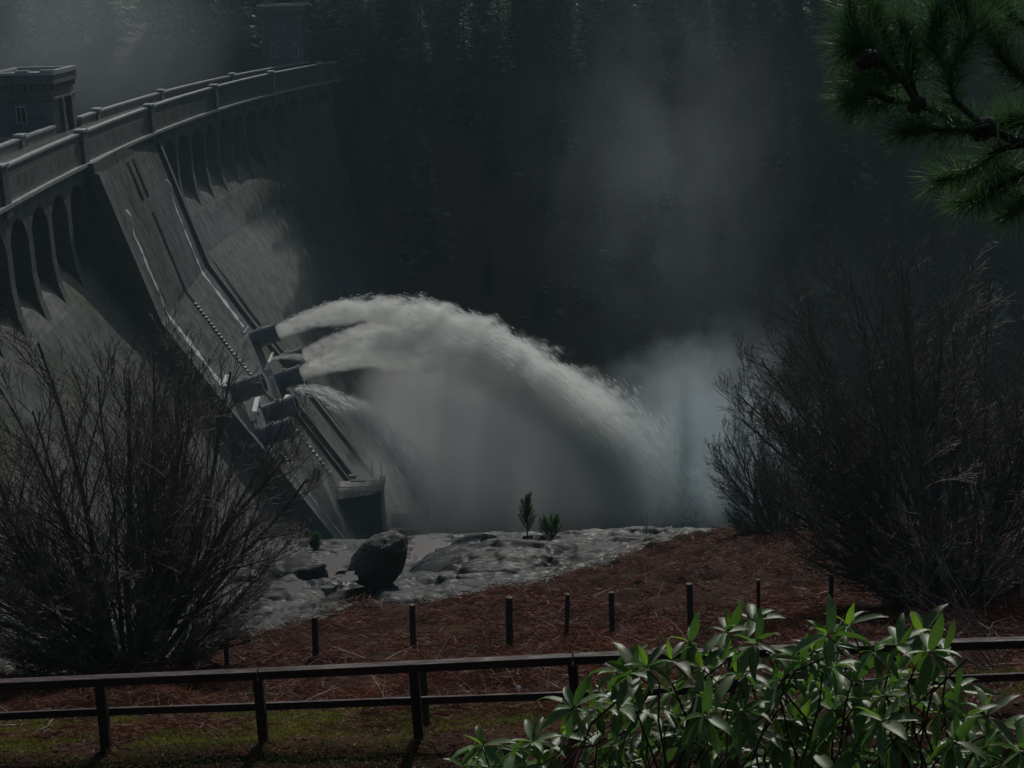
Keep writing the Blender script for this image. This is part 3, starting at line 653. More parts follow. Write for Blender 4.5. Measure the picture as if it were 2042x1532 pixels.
def puffy(lo=.4, hi=.62, sc_=.09, stretch=(1, 1, 1), off=0, edge=.25, ragged=2.0):
    def fn(g, tc, X, Y, Z, h=None):
        gen = g.t.nodes.new('ShaderNodeTexCoord').outputs['Generated']
        mp = g.t.nodes.new('ShaderNodeMapping'); mp.inputs['Location'].default_value = (-1, -1, -1); mp.inputs['Scale'].default_value = (2, 2, 2); g.t.links.new(gen, mp.inputs[0])
        ln = g.t.nodes.new('ShaderNodeVectorMath'); ln.operation = 'LENGTH'; g.t.links.new(mp.outputs[0], ln.inputs[0])
        n1 = g.noise(tc, sc_, 5, stretch, (off, 2, 7), .68)
        q = g.m('ADD', ln.outputs['Value'], g.m('MULTIPLY', g.m('SUBTRACT', n1, .5), ragged))
        return g.m('MULTIPLY', g.m('SUBTRACT', 1, g.ss(edge, 1.0, q)), g.ss(lo - .12, hi, n1))
    return fn
def at(px, py, Y): return tuple(P(px, py, Y))
MC = (.86, .97, 1.0)
sprayvol('mist_cloud', 'pale billow of mist rising right of where the jets land', 'mist', at(1400, 930, 176), (17, 11, 22), .13, puffy(.34, .60, .15, (1, 1, .85), 3, .25, 1.7), MC, .3, .6)
sprayvol('mist_cloud', 'low bright mist between the jets and the end pier', 'mist', at(850, 990, 186), (13, 9, 13), .09, puffy(.3, .55, .1, (1, 1, .8), 9, .3), MC, .3, .6)
sprayvol('mist_cloud', 'bank of mist along the river behind the jets', 'mist', at(1180, 1040, 196), (36, 9, 12), .06, puffy(.3, .6, .06, (1, 1, 1), 19, .3), MC, .3, .7)
sprayvol('mist_plume', 'tall ragged drift of mist rising in front of the forest', 'mist', at(1335, 330, 182), (24, 9, 36), .026, puffy(.45, .68, .085, (1, 1, .8), 31, .0, 1.5), MC, .3, .9, .3)
sprayvol('mist_plume', 'faint patch of mist drifting towards the top of the right shrub', 'mist', at(1560, 620, 184), (24, 8, 16), .006, puffy(.44, .66, .08, (1, 1, 1), 71, .0, 1.2), MC, .3, 1)
sprayvol('mist_veil', 'thin mist hanging between the spruces on the far hillside', 'mist', at(900, 120, 300), (62, 62, 34), .0035, puffy(.34, .62, .03, (1, 1, 1), 91, .3, 1.0), MC, .3, 1.6)
sprayvol('mist_veil', 'thin veil of spray hanging against the dam face', 'mist', at(470, 560, 196), (13, 22, 20), .009, puffy(.3, .62, .04, (1, 1, 1), 51, .25), MC, .3, 1)
sprayvol('mist_veil', 'thin grey veil of mist over the reservoir behind the dam', 'mist', at(120, 60, 235), (34, 30, 26), .009, puffy(.3, .62, .03, (1, 1, 1), 61, .25), MC, .3, 1)


# ------------------------------------------------------------ vegetation builders
def tubes(pts, rad, n=3):
    """pts (N,k,3), rad (N,k) -> V, Q"""
    N, k, _ = pts.shape
    if N == 0: return np.zeros((0, 3)), np.zeros((0, 4), int)
    T = np.gradient(pts, axis=1); T /= np.linalg.norm(T, axis=2, keepdims=True) + 1e-9
    ref = np.where(np.abs(T[..., 2:3]) > .9, np.array([1., 0, 0]), np.array([0, 0, 1.]))
    U = np.cross(T, ref); U /= np.linalg.norm(U, axis=2, keepdims=True) + 1e-9; W = np.cross(T, U)
    a = np.arange(n) * 2 * np.pi / n
    V = pts[:, :, None] + (U[:, :, None] * np.cos(a)[None, None, :, None] + W[:, :, None] * np.sin(a)[None, None, :, None]) * rad[:, :, None, None]
    base = (np.arange(N) * k * n)[:, None, None] + (np.arange(k - 1) * n)[None, :, None]; j = np.arange(n)[None, None]; j2 = (j + 1) % n
    Q = np.stack([base + j, base + j2, base + n + j2, base + n + j], -1).reshape(-1, 4)
    return V.reshape(-1, 3), Q
def join(parts):
    Vs, Qs, n = [], [], 0
    for V, Q in parts: Vs.append(V); Qs.append(Q + n); n += len(V)
    return np.concatenate(Vs), np.concatenate(Qs)
def grow(pts, rad, n, t0, ang, ln, rr, k, lift, wig, out=None, rg=rng):
    """children of every parent polyline"""
    N, kk, _ = pts.shape
    t = t0 + (1 - t0) * (np.arange(n)[None] + rg.random((N, n))) / n
    s = t * (kk - 1) * .999; i = s.astype(int); f = (s - i)[..., None]; ar = np.arange(N)[:, None]
    p = pts[ar, i] * (1 - f) + pts[ar, i + 1] * f; T = unit(pts[ar, i + 1] - pts[ar, i])
    r = rad[ar, i] * (1 - f[..., 0]) + rad[ar, i + 1] * f[..., 0]
    sd = unit(np.cross(T, rg.normal(size=T.shape)))
    if out is not None: sd = unit(sd + out)
    a = ang * (.7 + .6 * rg.random((N, n, 1)))
    d = unit(T * np.cos(a) + sd * np.sin(a))
    L = (ln[:, None] * (1.15 - .75 * t) * (.6 + .7 * rg.random((N, n)))).reshape(-1)
    p, d, r = p.reshape(-1, 3), d.reshape(-1, 3), r.reshape(-1)
    return poly(p, d, L, np.minimum(r * rr, 1), k, lift, wig, rg) + (L,)
def poly(p, d, L, r0, k, lift, wig, rg=rng):
    N = len(p); out = [p]; 
    for q in range(k - 1):
        d = unit(d + np.array([0, 0, lift]) / (k - 1) + wig * rg.normal(size=d.shape))
        p = p + d * (L / (k - 1))[:, None]; out.append(p)
    pts = np.stack(out, 1); rad = r0[:, None] * np.linspace(1, .28, k)[None]
    return pts, rad
def mesh_obj(name, parts, m, parent=None, loc=None, tint=None, smooth=False):
    V, Q = join(parts) if isinstance(parts, list) else parts
    if loc is not None: V = V - np.array(loc)
    return link(name, fast_mesh(name, V, Q, m, tint, smooth), parent)

def dome_fit(V, base, H, R, lim=.97):
    c = base + np.array([0, 0, H / 2]); sc_ = np.array([R, R, H / 2]); d = (V - c) / sc_; q = np.linalg.norm(d, axis=-1, keepdims=True)
    kn = lim - .14; q2 = np.where(q > kn, kn + (1.02 - kn) * np.tanh((q - kn) / (1.02 - kn) * .8), q)
    up = np.clip((V[..., 2:3] - base[2]) / (H * .22), 0, 1)
    return V * (1 - up) + (c + d / np.maximum(q, 1e-6) * q2 * sc_) * up
def bare_shrub(name, label, cat, base, H, R, nstem, nb, ntw, ntl, seed, m='bark', r0=.07, side=(0, 0), flat=.12, pale=False, group=None, rs=1.0, fit=False):
    rg = np.random.default_rng(seed); base = np.array(base, float)
    root = empty(name, tuple(base)); tag(root, label, cat, group)
    az = rg.random(nstem) * 2 * np.pi; u = ((np.arange(nstem) + .5) / nstem) ** .7
    el = (1 - u) * (np.pi / 2 - .05) + u * flat
    d = np.stack([np.cos(az) * np.cos(el) + side[0], np.sin(az) * np.cos(el) + side[1], np.sin(el)], -1); d = unit(d)
    # length that reaches a dome outline
    hh = H / 2; Ls = np.maximum(2 * hh * d[:, 2] / ((d[:, 0] ** 2 + d[:, 1] ** 2) * hh * hh / R ** 2 + d[:, 2] ** 2), .55 * R) * (.74 + .14 * rg.random(nstem))
    p0 = base + np.stack([np.cos(az) * .28, np.sin(az) * .28, -.15 * np.ones(nstem)], -1) * (1 if nstem > 6 else .4)
    rr = r0 * (.55 + .6 * rg.random(nstem))
    S, Sr = poly(p0, unit(d + np.array([0, 0, .1])), Ls, rr, 9, .05, .055, rg)
    if fit: S = dome_fit(S, base, H, R)
    for i in range(nstem):
        mesh_obj('stem', tubes(S[i:i + 1], Sr[i:i + 1], 7), M[m], root, base, smooth=True)
    B, Br, BL = grow(S, Sr, nb, .18, .52, Ls * .40, .5, 6, .16, .06, rg=rg)
    if fit: B = dome_fit(B, base, H, R)
    mesh_obj('branch', tubes(B, Br * rs, 4), M[m], root, base).__setitem__('kind', 'stuff')
    T, Tr, TL = grow(B, Br, ntw, .15, .5, BL * .5, .6, 4, .16, .08, rg=rg); Tr = np.maximum(Tr, .0055 * rs)
    if fit: T = dome_fit(T, base, H, R)
    T2, T2r, _ = grow(T, Tr, ntl, .2, .55, TL * .7, .75, 3, .15, .1, rg=rg); T2r = np.maximum(T2r, .0038 * rs)
    if fit: T2 = dome_fit(T2, base, H, R)
    parts = [tubes(T, Tr, 3), tubes(T2, T2r, 3)]
    n1, n2 = len(parts[0][0]), len(parts[1][0])
    mesh_obj('twigs', parts, M[m], root, base, tint=np.concatenate([np.full(n1, .4), np.full(n2, 1.0)]))['kind'] = 'stuff'
    return root

# ------------------------------------------------------------ far forest
def conifer_crown(H, R, seed, dens=1.0, droop=-.35, narrow=.85, base=.08, m='spruce'):
    rg = np.random.default_rng(seed)
    zs = []; z = H * base
    while z < H * .985: zs.append(z); z += (.42 + .25 * (1 - z / H)) / dens
    P0, D, L = [], [], []
    for z in zs:
        t = z / H; nb = int(5 + 5 * (1 - t)); rad = R * (1 - t) ** narrow * (1 - .35 * max(0, .12 - t) / .12) + .12
        a0 = rg.random() * 6.28
        for b in range(nb):
            a = a0 + b * 6.283 / nb + rg.normal() * .25; l = rad * (.62 + .55 * rg.random()) * (1.0 + .22 * math.sin(a * 2 + seed + z * .3))
            P0.append((0, 0, z + rg.normal() * .15)); D.append((math.cos(a), math.sin(a), .28 + .5 * t)); L.append(l)
    P0, D, L = np.array(P0), unit(np.array(D)), np.array(L)
    k = 6; t = np.linspace(0, 1, k)[None, :, None]
    pts = P0[:, None] + D[:, None] * L[:, None, None] * t + np.array([0, 0, 1.]) * (droop * L[:, None, None] * t ** 1.7) + np.array([0, 0, .22]) * L[:, None, None] * np.clip(t - .7, 0, 1)
    parts = []
    for q in range(1, k):                                    # side sprays
        for s in (-1, 1, 0):
            T = unit(pts[:, q] - pts[:, q - 1]); sd = np.cross(T, [0, 0, 1.]) * s
            d = unit(T * (.9 if s else 1) + sd * (.75 + .4 * rg.random((len(L), 1))) + np.array([0, 0, -.28]) + .18 * rg.normal(size=T.shape))
            l = np.clip(L * .34 * (1.15 - .13 * q), .28, 1.5) * (.6 + .7 * rg.random(len(L)))
            wv = np.cross(d, [0, 0, 1.]) + .5 * rg.normal(size=d.shape)
            parts.append(strips(pts[:, q - 1] * .4 + pts[:, q] * .6, d, l, np.clip(l * .42, .12, .5), None, -.15 * np.ones(len(L)), 3, wv))
    V, Q = join(parts)
    tn = np.clip(fbm(V[:, 0] * .5, V[:, 1] * .5, V[:, 2] * .4, 2, seed) * .35 + 1.1 * (np.hypot(V[:, 0], V[:, 1]) / (R * np.clip(1 - V[:, 2] / H, .12, 1) ** narrow + .1) - .62), 0, 1)  # outer sprays take the tint; on spruce it paints their lit edges
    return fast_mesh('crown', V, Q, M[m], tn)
def trunk_mesh(H, r, seed):
    pts = np.array([[[.1 * math.sin(seed + i), .1 * math.cos(seed * 2 + i), H * i / 6 * .98 - .8] for i in range(7)]])
    return fast_mesh('trunk', *tubes(pts, np.linspace(r, .04, 7)[None], 7), M['trunk'])
m_ = M['spruce'].node_tree; oi = m_.nodes.new('ShaderNodeObjectInfo'); mr_ = m_.nodes.new('ShaderNodeMapRange'); mr_.inputs[3].default_value = .45; mr_.inputs[4].default_value = 1.5
m_.links.new(oi.outputs['Random'], mr_.inputs[0]); vm = m_.nodes.new('ShaderNodeVectorMath'); vm.operation = 'SCALE'
bs_ = m_.nodes['Principled BSDF']; src = bs_.inputs['Base Color'].links[0].from_socket
m_.links.new(src, vm.inputs[0]); m_.links.new(mr_.outputs[0], vm.inputs['Scale']); m_.links.new(vm.outputs[0], bs_.inputs['Base Color'])
for n_ in m_.nodes:
    if n_.type == 'BSDF_TRANSLUCENT': m_.links.new(vm.outputs[0], n_.inputs[0])
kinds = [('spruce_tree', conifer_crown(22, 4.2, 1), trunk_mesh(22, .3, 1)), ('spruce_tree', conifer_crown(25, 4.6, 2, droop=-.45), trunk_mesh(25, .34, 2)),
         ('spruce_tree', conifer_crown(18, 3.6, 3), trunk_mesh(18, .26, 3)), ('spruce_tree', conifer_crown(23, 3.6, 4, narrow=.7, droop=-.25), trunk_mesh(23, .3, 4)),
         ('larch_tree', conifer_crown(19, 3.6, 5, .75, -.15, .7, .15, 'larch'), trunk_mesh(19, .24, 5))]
def plant(kind, X, Y, s, rz, label, group):
    nm, cr, tr = kinds[kind]; z = float(hill(np.array(X), np.array(Y)))
    r = empty(nm, (X, Y, z)); r.scale = (s, s, s * (1 + .12 * math.sin(rz * 5))); r.rotation_euler = (0, 0, rz)
    for n_, me in (('crown', cr), ('trunk', tr)):
        c = bpy.data.objects.new(n_, me); col.objects.link(c); c.parent = r
    tag(r, label, 'tree', group); return r
spots = []
def free(x, y, d): return all((x - a) ** 2 + (y - b) ** 2 > d * d for a, b in spots)
# trees the photograph lets one tell apart: column of the trunk, distance, kind, size, label
for px, Y, k, s, lb in ((838, 243, 1, 1.15, 'broad dark spruce with pale lit left edge, first right of the dam end'), (745, 262, 3, .8, 'slim spruce with lit edge standing close to the dam end'),
                        (985, 250, 0, 1.0, 'spruce with pale lit boughs, second large one right of the dam end'), (1085, 246, 3, 1.1, 'tall spruce with mottled pale left edge near top centre'),
                        (1180, 240, 1, 1.0, 'dark spruce just left of the tall mist plume'), (965, 240, 2, .62, 'small pale topped spruce in front of the dark trees'),
                        (342, 292, 3, 1.05, 'pale mottled spruce behind the dam between the two towers'), (255, 300, 2, .9, 'faint spruce left of the pale mottled one behind the dam')):
    p = P(px, 200, Y); x = float(p[0]); spots.append((x, Y)); plant(k, x, Y, s, k * 1.3, lb, 'conifers on the far hillside')
cnt = 0
rg = np.random.default_rng(5)
cand = sorted([(float(rg.uniform(228, 350)), float(rg.uniform(-60, 2130))) for _ in range(5200)])
for Y, px in cand:
    x = (px - 1021) / F * Y
    if cnt >= 265: break
    y0 = float(np.interp(x, [-80, -38, -25, 0, 30, 80, 200], [262, 266, 248, 234, 232, 236, 236]))
    if Y < y0 + 3 or (x < -28 and Y < 280) or (-26 < x < 0 and 226 < Y < 246 and rg.random() < .75): continue
    if x < -40 and hill(np.array(x), np.array(Y)) < 37.5: continue
    if not free(x, Y, 9.0 + 1.6 * math.sin(x)): continue
    k = int(rg.choice([0, 1, 2, 3, 0, 1, 3, 4 if px > 1300 else 0])); spots.append((x, Y)); cnt += 1
    plant(k, x, Y, float(rg.uniform(1.0, 1.5)) * (.72 if Y < 268 else 1), float(rg.uniform(0, 6.28)),
          'bare reddish larch among the dark spruces on the misty far hillside' if k == 4 else 'dark spruce in the crowded misty forest on the far hillside',
          'bare larches in the forest' if k == 4 else 'conifers crowding the far hillside')
# the wood behind them as one mass
parts = []; lowt = conifer_crown(21, 4.4, 9, .33); lv = np.zeros(len(lowt.vertices) * 3, np.float32); lowt.vertices.foreach_get('co', lv); lv = lv.reshape(-1, 3)
lq = np.zeros(len(lowt.polygons) * 4, np.int32); lowt.loops.foreach_get('vertex_index', lq); lq = lq.reshape(-1, 4); bpy.data.meshes.remove(lowt)
lv = lv[::1]
for _ in range(45):
    Y = rg.uniform(352, 460); x = rg.uniform(-.42, .42) * Y; z = float(hill(np.array(x), np.array(Y)))
    if z < 38: continue
    parts.append((lv * rg.uniform(.8, 1.2) + np.array([x, Y, z]), lq))
o = mesh_obj('forest', parts, M['spruce'], tint=np.zeros(sum(len(p[0]) for p in parts))); tag(o, kind='stuff')

# ------------------------------------------------------------ the near bank: boulder, pools, bracken, moss
def surf(px, Y):
    X, z, r = bank(np.asarray(px, float), np.asarray(Y, float)); return X, z, r
import bmesh
bm = bmesh.new(); bmesh.ops.create_icosphere(bm, subdivisions=5, radius=1)
for v in bm.verts:
    c = v.co.copy(); n = float(vn(c.x * 1.3 + 3, c.y * 1.3, c.z * 1.3, 70)); n2 = float(fbm(c.x * 3, c.y * 3, c.z * 3, 5, 71))
    k = 1 + .14 * n + .075 * n2
    # blunt planar facets
    for nx, ny, nz, dd in ((-.75, -.2, .62, .86), (.9, -.2, -.1, .95), (-.55, -.3, -.8, .88), (0, -1, .1, .92), (.5, -.4, -.8, .9)):
        nn = Vector((nx, ny, nz)).normalized(); pr = (c * k).dot(nn)
        if pr > dd: k *= (dd + (pr - dd) * .18) / pr
    v.co = c * k
    v.co.x *= 1.36; v.co.y *= 1.2; v.co.z *= 1.3
    v.co.x = v.co.x * (1 - .42 * max(0, .1 - v.co.z) / 1.4) + .16 * v.co.z; v.co.z += .22 * max(0, v.co.x)
me = bpy.data.meshes.new('boulder'); bm.to_mesh(me); bm.free(); me.materials.append(M['boulder']); me.polygons.foreach_set('use_smooth', [True] * len(me.polygons))
bp_ = P(757, 1128, 59.5); o = link('boulder', me, loc=tuple(bp_)); o.rotation_euler = (0, R_(-8), R_(15)); tag(o, 'big mossy boulder perched on the wet rock slabs', 'boulder')
def pool(px, py, Y, a, b, label, seed):
    c = P(px, py, Y); n = 26; vs = [(0, 0, 0)]
    for i in range(n):
        q = 2 * math.pi * i / n; r = 1 + .3 * math.sin(3 * q + seed) + .16 * math.sin(7 * q + seed * 2)
        vs.append((math.cos(q) * a * r, math.sin(q) * b * r, 0))
    o = MB().add(vs, [(0, i + 1, (i + 1) % n + 1) for i in range(n)]).obj('rain_pool', M['puddle']); o.location = tuple(c)
    tag(o, label, 'puddle', 'bright rain pools on the rock slabs')
for k, (px, py, Y, a, b, lb) in enumerate(((668, 1122, 64, .55, 1.3, 'bright rain pool touching the left side of the boulder'), (852, 1088, 76, .9, 1.4, 'long bright pool right of the boulder near the slab edge'),
        (832, 1098, 72, .4, .8, 'small bright pool between boulder and slab edge'), (697, 1150, 57, .35, .5, 'small glinting pool under the left foot of the boulder'),
        (545, 1240, 42, .35, .6, 'shallow pool at the edge of the bracken left of the boulder'), (585, 1168, 53, .5, .5, 'shining wet pool right of the left shrub'), (1195, 1105, 66, .7, .7, 'glinting pool at the foot of the bracken slope'))):
    X_, z_, _r = surf(px, Y); pool(px, py, Y, a, b, lb, k)

def scatter_px(n, ylo, yhi, pxlo=-120, pxhi=2160, power=2.0):
    """distance spread so that blades fill the picture evenly"""
    u = rng.random(n); Y = 1 / np.sqrt((1 - u) / ylo ** 2 + u / yhi ** 2) if power == 2 else ylo + u * (yhi - ylo)
    return rng.uniform(pxlo, pxhi, n), Y
# dead bracken
n = 260000; px, Y = scatter_px(n, 16.2, 90); by = brack_y(px)
clump = fbm((px - 1021) / F * Y * .75, Y * .75, 0, 3, 80)
keep = (Y < by + 1.0 * clump + .3) & (rng.random(n) < np.clip(.85 + clump * .9, .12, 1)) & ~((Y < 19.8) & (rng.random(n) < .86))
px, Y, clump = px[keep], Y[keep], clump[keep]; X, z, _ = surf(px, Y); n = len(px)
hgt = np.clip(.06 + .34 * clump, .02, .55)
P0 = np.stack([X, Y, z + hgt * rng.random(n)], -1)
az = rng.normal(0, .75, n) + np.where(rng.random(n) < .5, 0, np.pi); el = np.abs(rng.normal(0, .32, n)) - .05
D = np.stack([np.cos(az) * np.cos(el), np.sin(az) * np.cos(el), np.sin(el)], -1)
far_ = np.clip(Y / 34, .6, 1.9)
V_, Q_ = strips(P0, D, (.16 + .32 * rng.random(n)) * far_ ** .3, (.012 + .02 * rng.random(n)) * far_, None, -.6 * rng.random(n) - .1, 3)
tn = np.where(rng.random(n) < .07, rng.random(n), .12 * rng.random(n)); tn = np.repeat(tn, 6)
o = link('dead_bracken', fast_mesh('dead_bracken', V_, Q_, M['bracken'], tn)); tag(o, kind='stuff')
# upright fronds on the skyline of the bracken and straw stalks lying about
n = 2600; px, Y = scatter_px(n, 17, 90, power=2); by = brack_y(px); edge = rng.random(n) < .45
Y = np.where(edge, np.minimum(by - rng.random(n) * 1.2, 88), Y); keep = Y < by + .2; px, Y = px[keep], Y[keep]; n = len(px); X, z, _ = surf(px, Y)
az = rng.random(n) * 6.28; el = np.abs(rng.normal(.35, .4, n)); D = np.stack([np.cos(az) * np.cos(el), np.sin(az) * np.cos(el), np.sin(el)], -1)
V_, Q_ = strips(np.stack([X, Y, z + .12], -1), D, .35 + .6 * rng.random(n), .012 * np.clip(Y / 26, .7, 2.2), None, -.25 * rng.random(n), 4)
o = link('straw_stalks', fast_mesh('straw_stalks', V_, Q_, M['stalk'])); tag(o, kind='stuff')
# moss and short grass along the foot of the timber fence
n = 90000; px, Y = scatter_px(n, 13.6, 20.3, -150, 2150, power=1)
X, z, _ = surf(px, Y); pat = 1.5 * fbm(X * .8, Y * 1.1, 0, 4, 90) + .55 * sstep(1300, 500, px) - .1 + .6 * np.exp(-((Y - 16.2) / 1.2) ** 2) + .35 * sstep(15.4, 14.4, Y) - .9 * sstep(18.2, 20.0, Y)
keep = (rng.random(n) < sstep(.0, .4, pat)); px, Y, X, z = px[keep], Y[keep], X[keep], z[keep]; n = len(px)
az = rng.random(n) * 6.28; el = .5 + .8 * rng.random(n); D = np.stack([np.cos(az) * np.cos(el), np.sin(az) * np.cos(el), np.sin(el)], -1)
V_, Q_ = strips(np.stack([X, Y, z - .005 + .05 * np.clip(pat[keep], 0, 1)], -1), D, .025 + .045 * rng.random(n), .008 + .012 * rng.random(n), None, -.4 * rng.random(n), 3)
tn = np.repeat(np.clip(sstep(15.7, 14.6, Y) * .9 + .25 * vn(X * 2, Y * 2, 0, 91), 0, 1), 6)
o = link('moss', fast_mesh('moss', V_, Q_, M['moss'], tn)); tag(o, kind='stuff')
# leaf litter, twigs and grit at the near edge
n = 13000; px, Y = scatter_px(n, 13.0, 19.5, -150, 2150, 1); X, z, _ = surf(px, Y)
az = rng.random(n) * 6.28; D = np.stack([np.cos(az), np.sin(az), .1 * rng.normal(size=n)], -1)
V_, Q_ = strips(np.stack([X, Y, z + .015 + .03 * rng.random(n)], -1), D, .03 + .07 * rng.random(n), .012 + .02 * rng.random(n), None, -.1 + .2 * rng.random(n), 3)
tn = np.repeat(rng.random(n) ** 3, 6); o = link('leaf_litter', fast_mesh('leaf_litter', V_, Q_, M['bracken'], tn)); tag(o, kind='stuff')
n = 1500; px, Y = scatter_px(n, 13.2, 18.5, -150, 2150, 1); X, z, _ = surf(px, Y); mbv = []
s_ = .012 + .03 * rng.random(n) ** 2; base = np.array([[-1, -1, -1], [1, -1, -1], [1, 1, -1], [-1, 1, -1], [-.6, -.7, 1], [.7, -.5, .8], [.6, .6, 1], [-.5, .7, .7]]) * .5
a = rng.random(n) * 6.28; V0 = np.stack([base[None, :, 0] * np.cos(a)[:, None] - base[None, :, 1] * np.sin(a)[:, None], base[None, :, 0] * np.sin(a)[:, None] + base[None, :, 1] * np.cos(a)[:, None], base[None, :, 2] * .6 + 0 * a[:, None]], -1) * s_[:, None, None] * 1.4 + np.stack([X, Y, z + .01], -1)[:, None]
fq = np.array([(3, 2, 1, 0), (4, 5, 6, 7), (0, 1, 5, 4), (1, 2, 6, 5), (2, 3, 7, 6), (3, 0, 4, 7)])
o = link('path_grit', fast_mesh('path_grit', V0.reshape(-1, 3), (np.arange(n)[:, None, None] * 8 + fq[None]).reshape(-1, 4), M['gravel'])); tag(o, kind='stuff')
for (px, py, Y, sx, lb) in ((1034, 1362, 20.5, .05, 'scrap of white litter in the bracken beyond the timber fence'), (527, 1466, 15.6, .06, 'pale scrap lying against the foot of a fence post')):
    X_, z_, _r = surf(px, Y); c = (float(X_), Y, float(z_) + .06)
    o = MB().add([(-sx, 0, 0), (sx * .3, -.03, -.02), (sx, .02, .02), (sx * .5, .05, sx), (-sx * .6, .04, sx * 1.2), (-sx * .1, .0, sx * .5)], [(0, 1, 5), (1, 2, 5), (2, 3, 5), (3, 4, 5), (4, 0, 5)]).obj('litter_scrap', M['litter'], loc=c); tag(o, lb, 'litter')

# ------------------------------------------------------------ fences
fence = empty('timber_fence', tuple(P(838, 1490, 15.2))); FL = tuple(-v for v in fence.location); tag(fence, 'dark brown two rail timber fence along the foot of the bank', 'fence')
FP = [(-108, 1520), (213, 1505), (527, 1475), (838, 1488), (1155, 1448), (1475, 1432), (1795, 1415), (2110, 1400)]
TR = lambda px: np.interp(px, [-200, 0, 500, 850, 1150, 1700, 2200], [1367, 1357, 1337, 1318, 1306, 1284, 1268])
LR = lambda px: np.interp(px, [-200, 0, 210, 520, 840, 1160, 1950, 2200], [1430, 1421, 1412, 1402, 1390, 1379, 1345, 1336])
FY = lambda px: 15.25 + .1 * math.sin(px / 400)
pts_ = [(-200, )] + [(p[0],) for p in FP] + [(2300,)]
def railpt(fn, px, dy=0): return P(px, float(fn(px)), FY(px) + dy)
def rail(name, fn, a, b, hh, dd, dy):
    p, q = railpt(fn, a, dy), railpt(fn, b, dy)
    v = [(x, y + e, z + f) for (x, y, z) in (p, q) for e, f in ((-dd / 2, -hh), (dd / 2, -hh), (dd / 2, 0), (-dd / 2, 0))]
    v = [v[0], v[4], v[5], v[1], v[3], v[7], v[6], v[2]]
    return MB().hexa(v).obj(name, M['fence'], fence, .006, loc=FL)
for i, (px, py) in enumerate(FP):
    tp_ = P(px - 14, float(TR(px - 14)) + 18, FY(px)); b = P(px, py, FY(px)); b[2] -= .35; hw = .058
    jx = .008 * math.sin(i * 7)
    v = [(b[0] - hw, b[1] - hw, b[2]), (b[0] + hw, b[1] - hw, b[2]), (b[0] + hw, b[1] + hw, b[2]), (b[0] - hw, b[1] + hw, b[2])]
    v += [(tp_[0] - hw + jx, tp_[1] - hw, tp_[2]), (tp_[0] + hw + jx, tp_[1] - hw, tp_[2]), (tp_[0] + hw + jx, tp_[1] + hw, tp_[2]), (tp_[0] - hw + jx, tp_[1] + hw, tp_[2])]
    MB().hexa(v).obj('post', M['fence'], fence, .008, loc=FL)
cuts = [p[0] - 13 for p in FP]
for a, b in zip(cuts[:-1:2], cuts[2::2]): rail('top_rail', TR, a + 1, b - 1, .105, .12, 0)
rail('top_rail', TR, cuts[6] + 1, cuts[7] + 40, .105, .12, 0); rail('top_rail', TR, -260, cuts[0] - 1, .105, .12, 0)
for a, b in zip(cuts[:-1], cuts[1:]): rail('lower_rail', LR, a + 4, b + 2, .095, .045, .09)
rail('lower_rail', LR, -260, cuts[0] + 2, .095, .045, .09)
o = MB().tube(tuple(P(848, 1402, 15.9) - np.array([0, 0, .3])), tuple(P(842, 1325, 15.9)), .05, n=8).obj('rear_stake', M['stake']); tag(o, 'thin dark stake close behind the middle timber fence post', 'post')
for i, (bx, byy, tx, ty, r, Y, lb) in enumerate((
    (97, 1350, 95, 1292, .05, 28, 'faint thin fence stake under the left end of the big left shrub'), (451, 1322, 449, 1244, .055, 28, 'thin dark stake beside the right edge of the left shrub'),
    (629, 1310, 627, 1230, .07, 28, 'weathered stake half sunk in bracken, left of the mossy boulder column'), (824, 1305, 822, 1206, .07, 28.5, 'round stake rising just below the boulder, bracken heaped at its foot'),
    (1016, 1290, 1015, 1191, .085, 29, 'thick round weathered stake with flat top, centre of the bracken'), (1129, 1272, 1132, 1185, .055, 29.5, 'slim leaning stake between two thicker ones in the bracken'),
    (1222, 1262, 1219, 1181, .07, 30, 'round stake standing second right of the slim leaning one'), (1378, 1255, 1375, 1164, .078, 29.5, 'sturdy round stake left of the rhododendron top'),
    (1514, 1235, 1512, 1156, .05, 31, 'stake directly behind the top of the rhododendron'), (1657, 1228, 1658, 1148, .06, 31, 'dark square cut stake between rhododendron and right shrub'),
    (1786, 1225, 1788, 1143, .055, 31, 'dark stake beside the trunks of the big right shrub'),
    (1945, 1224, 1944, 1143, .055, 31, 'dark stake under the big right shrub, nearest the right edge'))):
    a = P(bx, byy, Y); b = P(tx, ty, Y); a[2] -= .4
    o = empty('fence_stake', tuple(a)); tag(o, lb, 'post', 'stakes standing in the bracken')
    MB().tube(tuple(a), tuple(b), r, r * .94, 10).obj('shaft', M['stake'], o, loc=tuple(-v for v in a))

# ------------------------------------------------------------ bare shrubs
def foot(px, Y):
    X_, z_, _r = surf(px, Y); return (float(X_), Y, float(z_))
bare_shrub('bare_shrub', 'big leafless many stemmed shrub at left in front of the dam', 'shrub', foot(268, 28), 9.1, 4.95, 60, 14, 9, 4, 21, r0=.085, rs=1.0, fit=True, flat=.2)
bare_shrub('bare_shrub', 'huge leafless shrub filling the right edge of the view', 'shrub', foot(1905, 32), 11.0, 6.6, 60, 14, 9, 4, 22, r0=.09, rs=1.1, fit=True, flat=.2)
bare_shrub('bare_shrub', 'smaller round leafless bush on the bracken brow left of the huge one', 'shrub', foot(1562, 62), 7.3, 4.5, 44, 11, 7, 3, 23, r0=.06, flat=.12, rs=1.6, fit=True)
bare_shrub('bare_sapling', 'thin pale grey barked sapling in front of the huge right shrub', 'sapling', foot(2040, 19), 3.6, 2.2, 9, 6, 4, 3, 24, 'palebark', r0=.022, side=(-.35, 0), flat=.5, rs=.8)
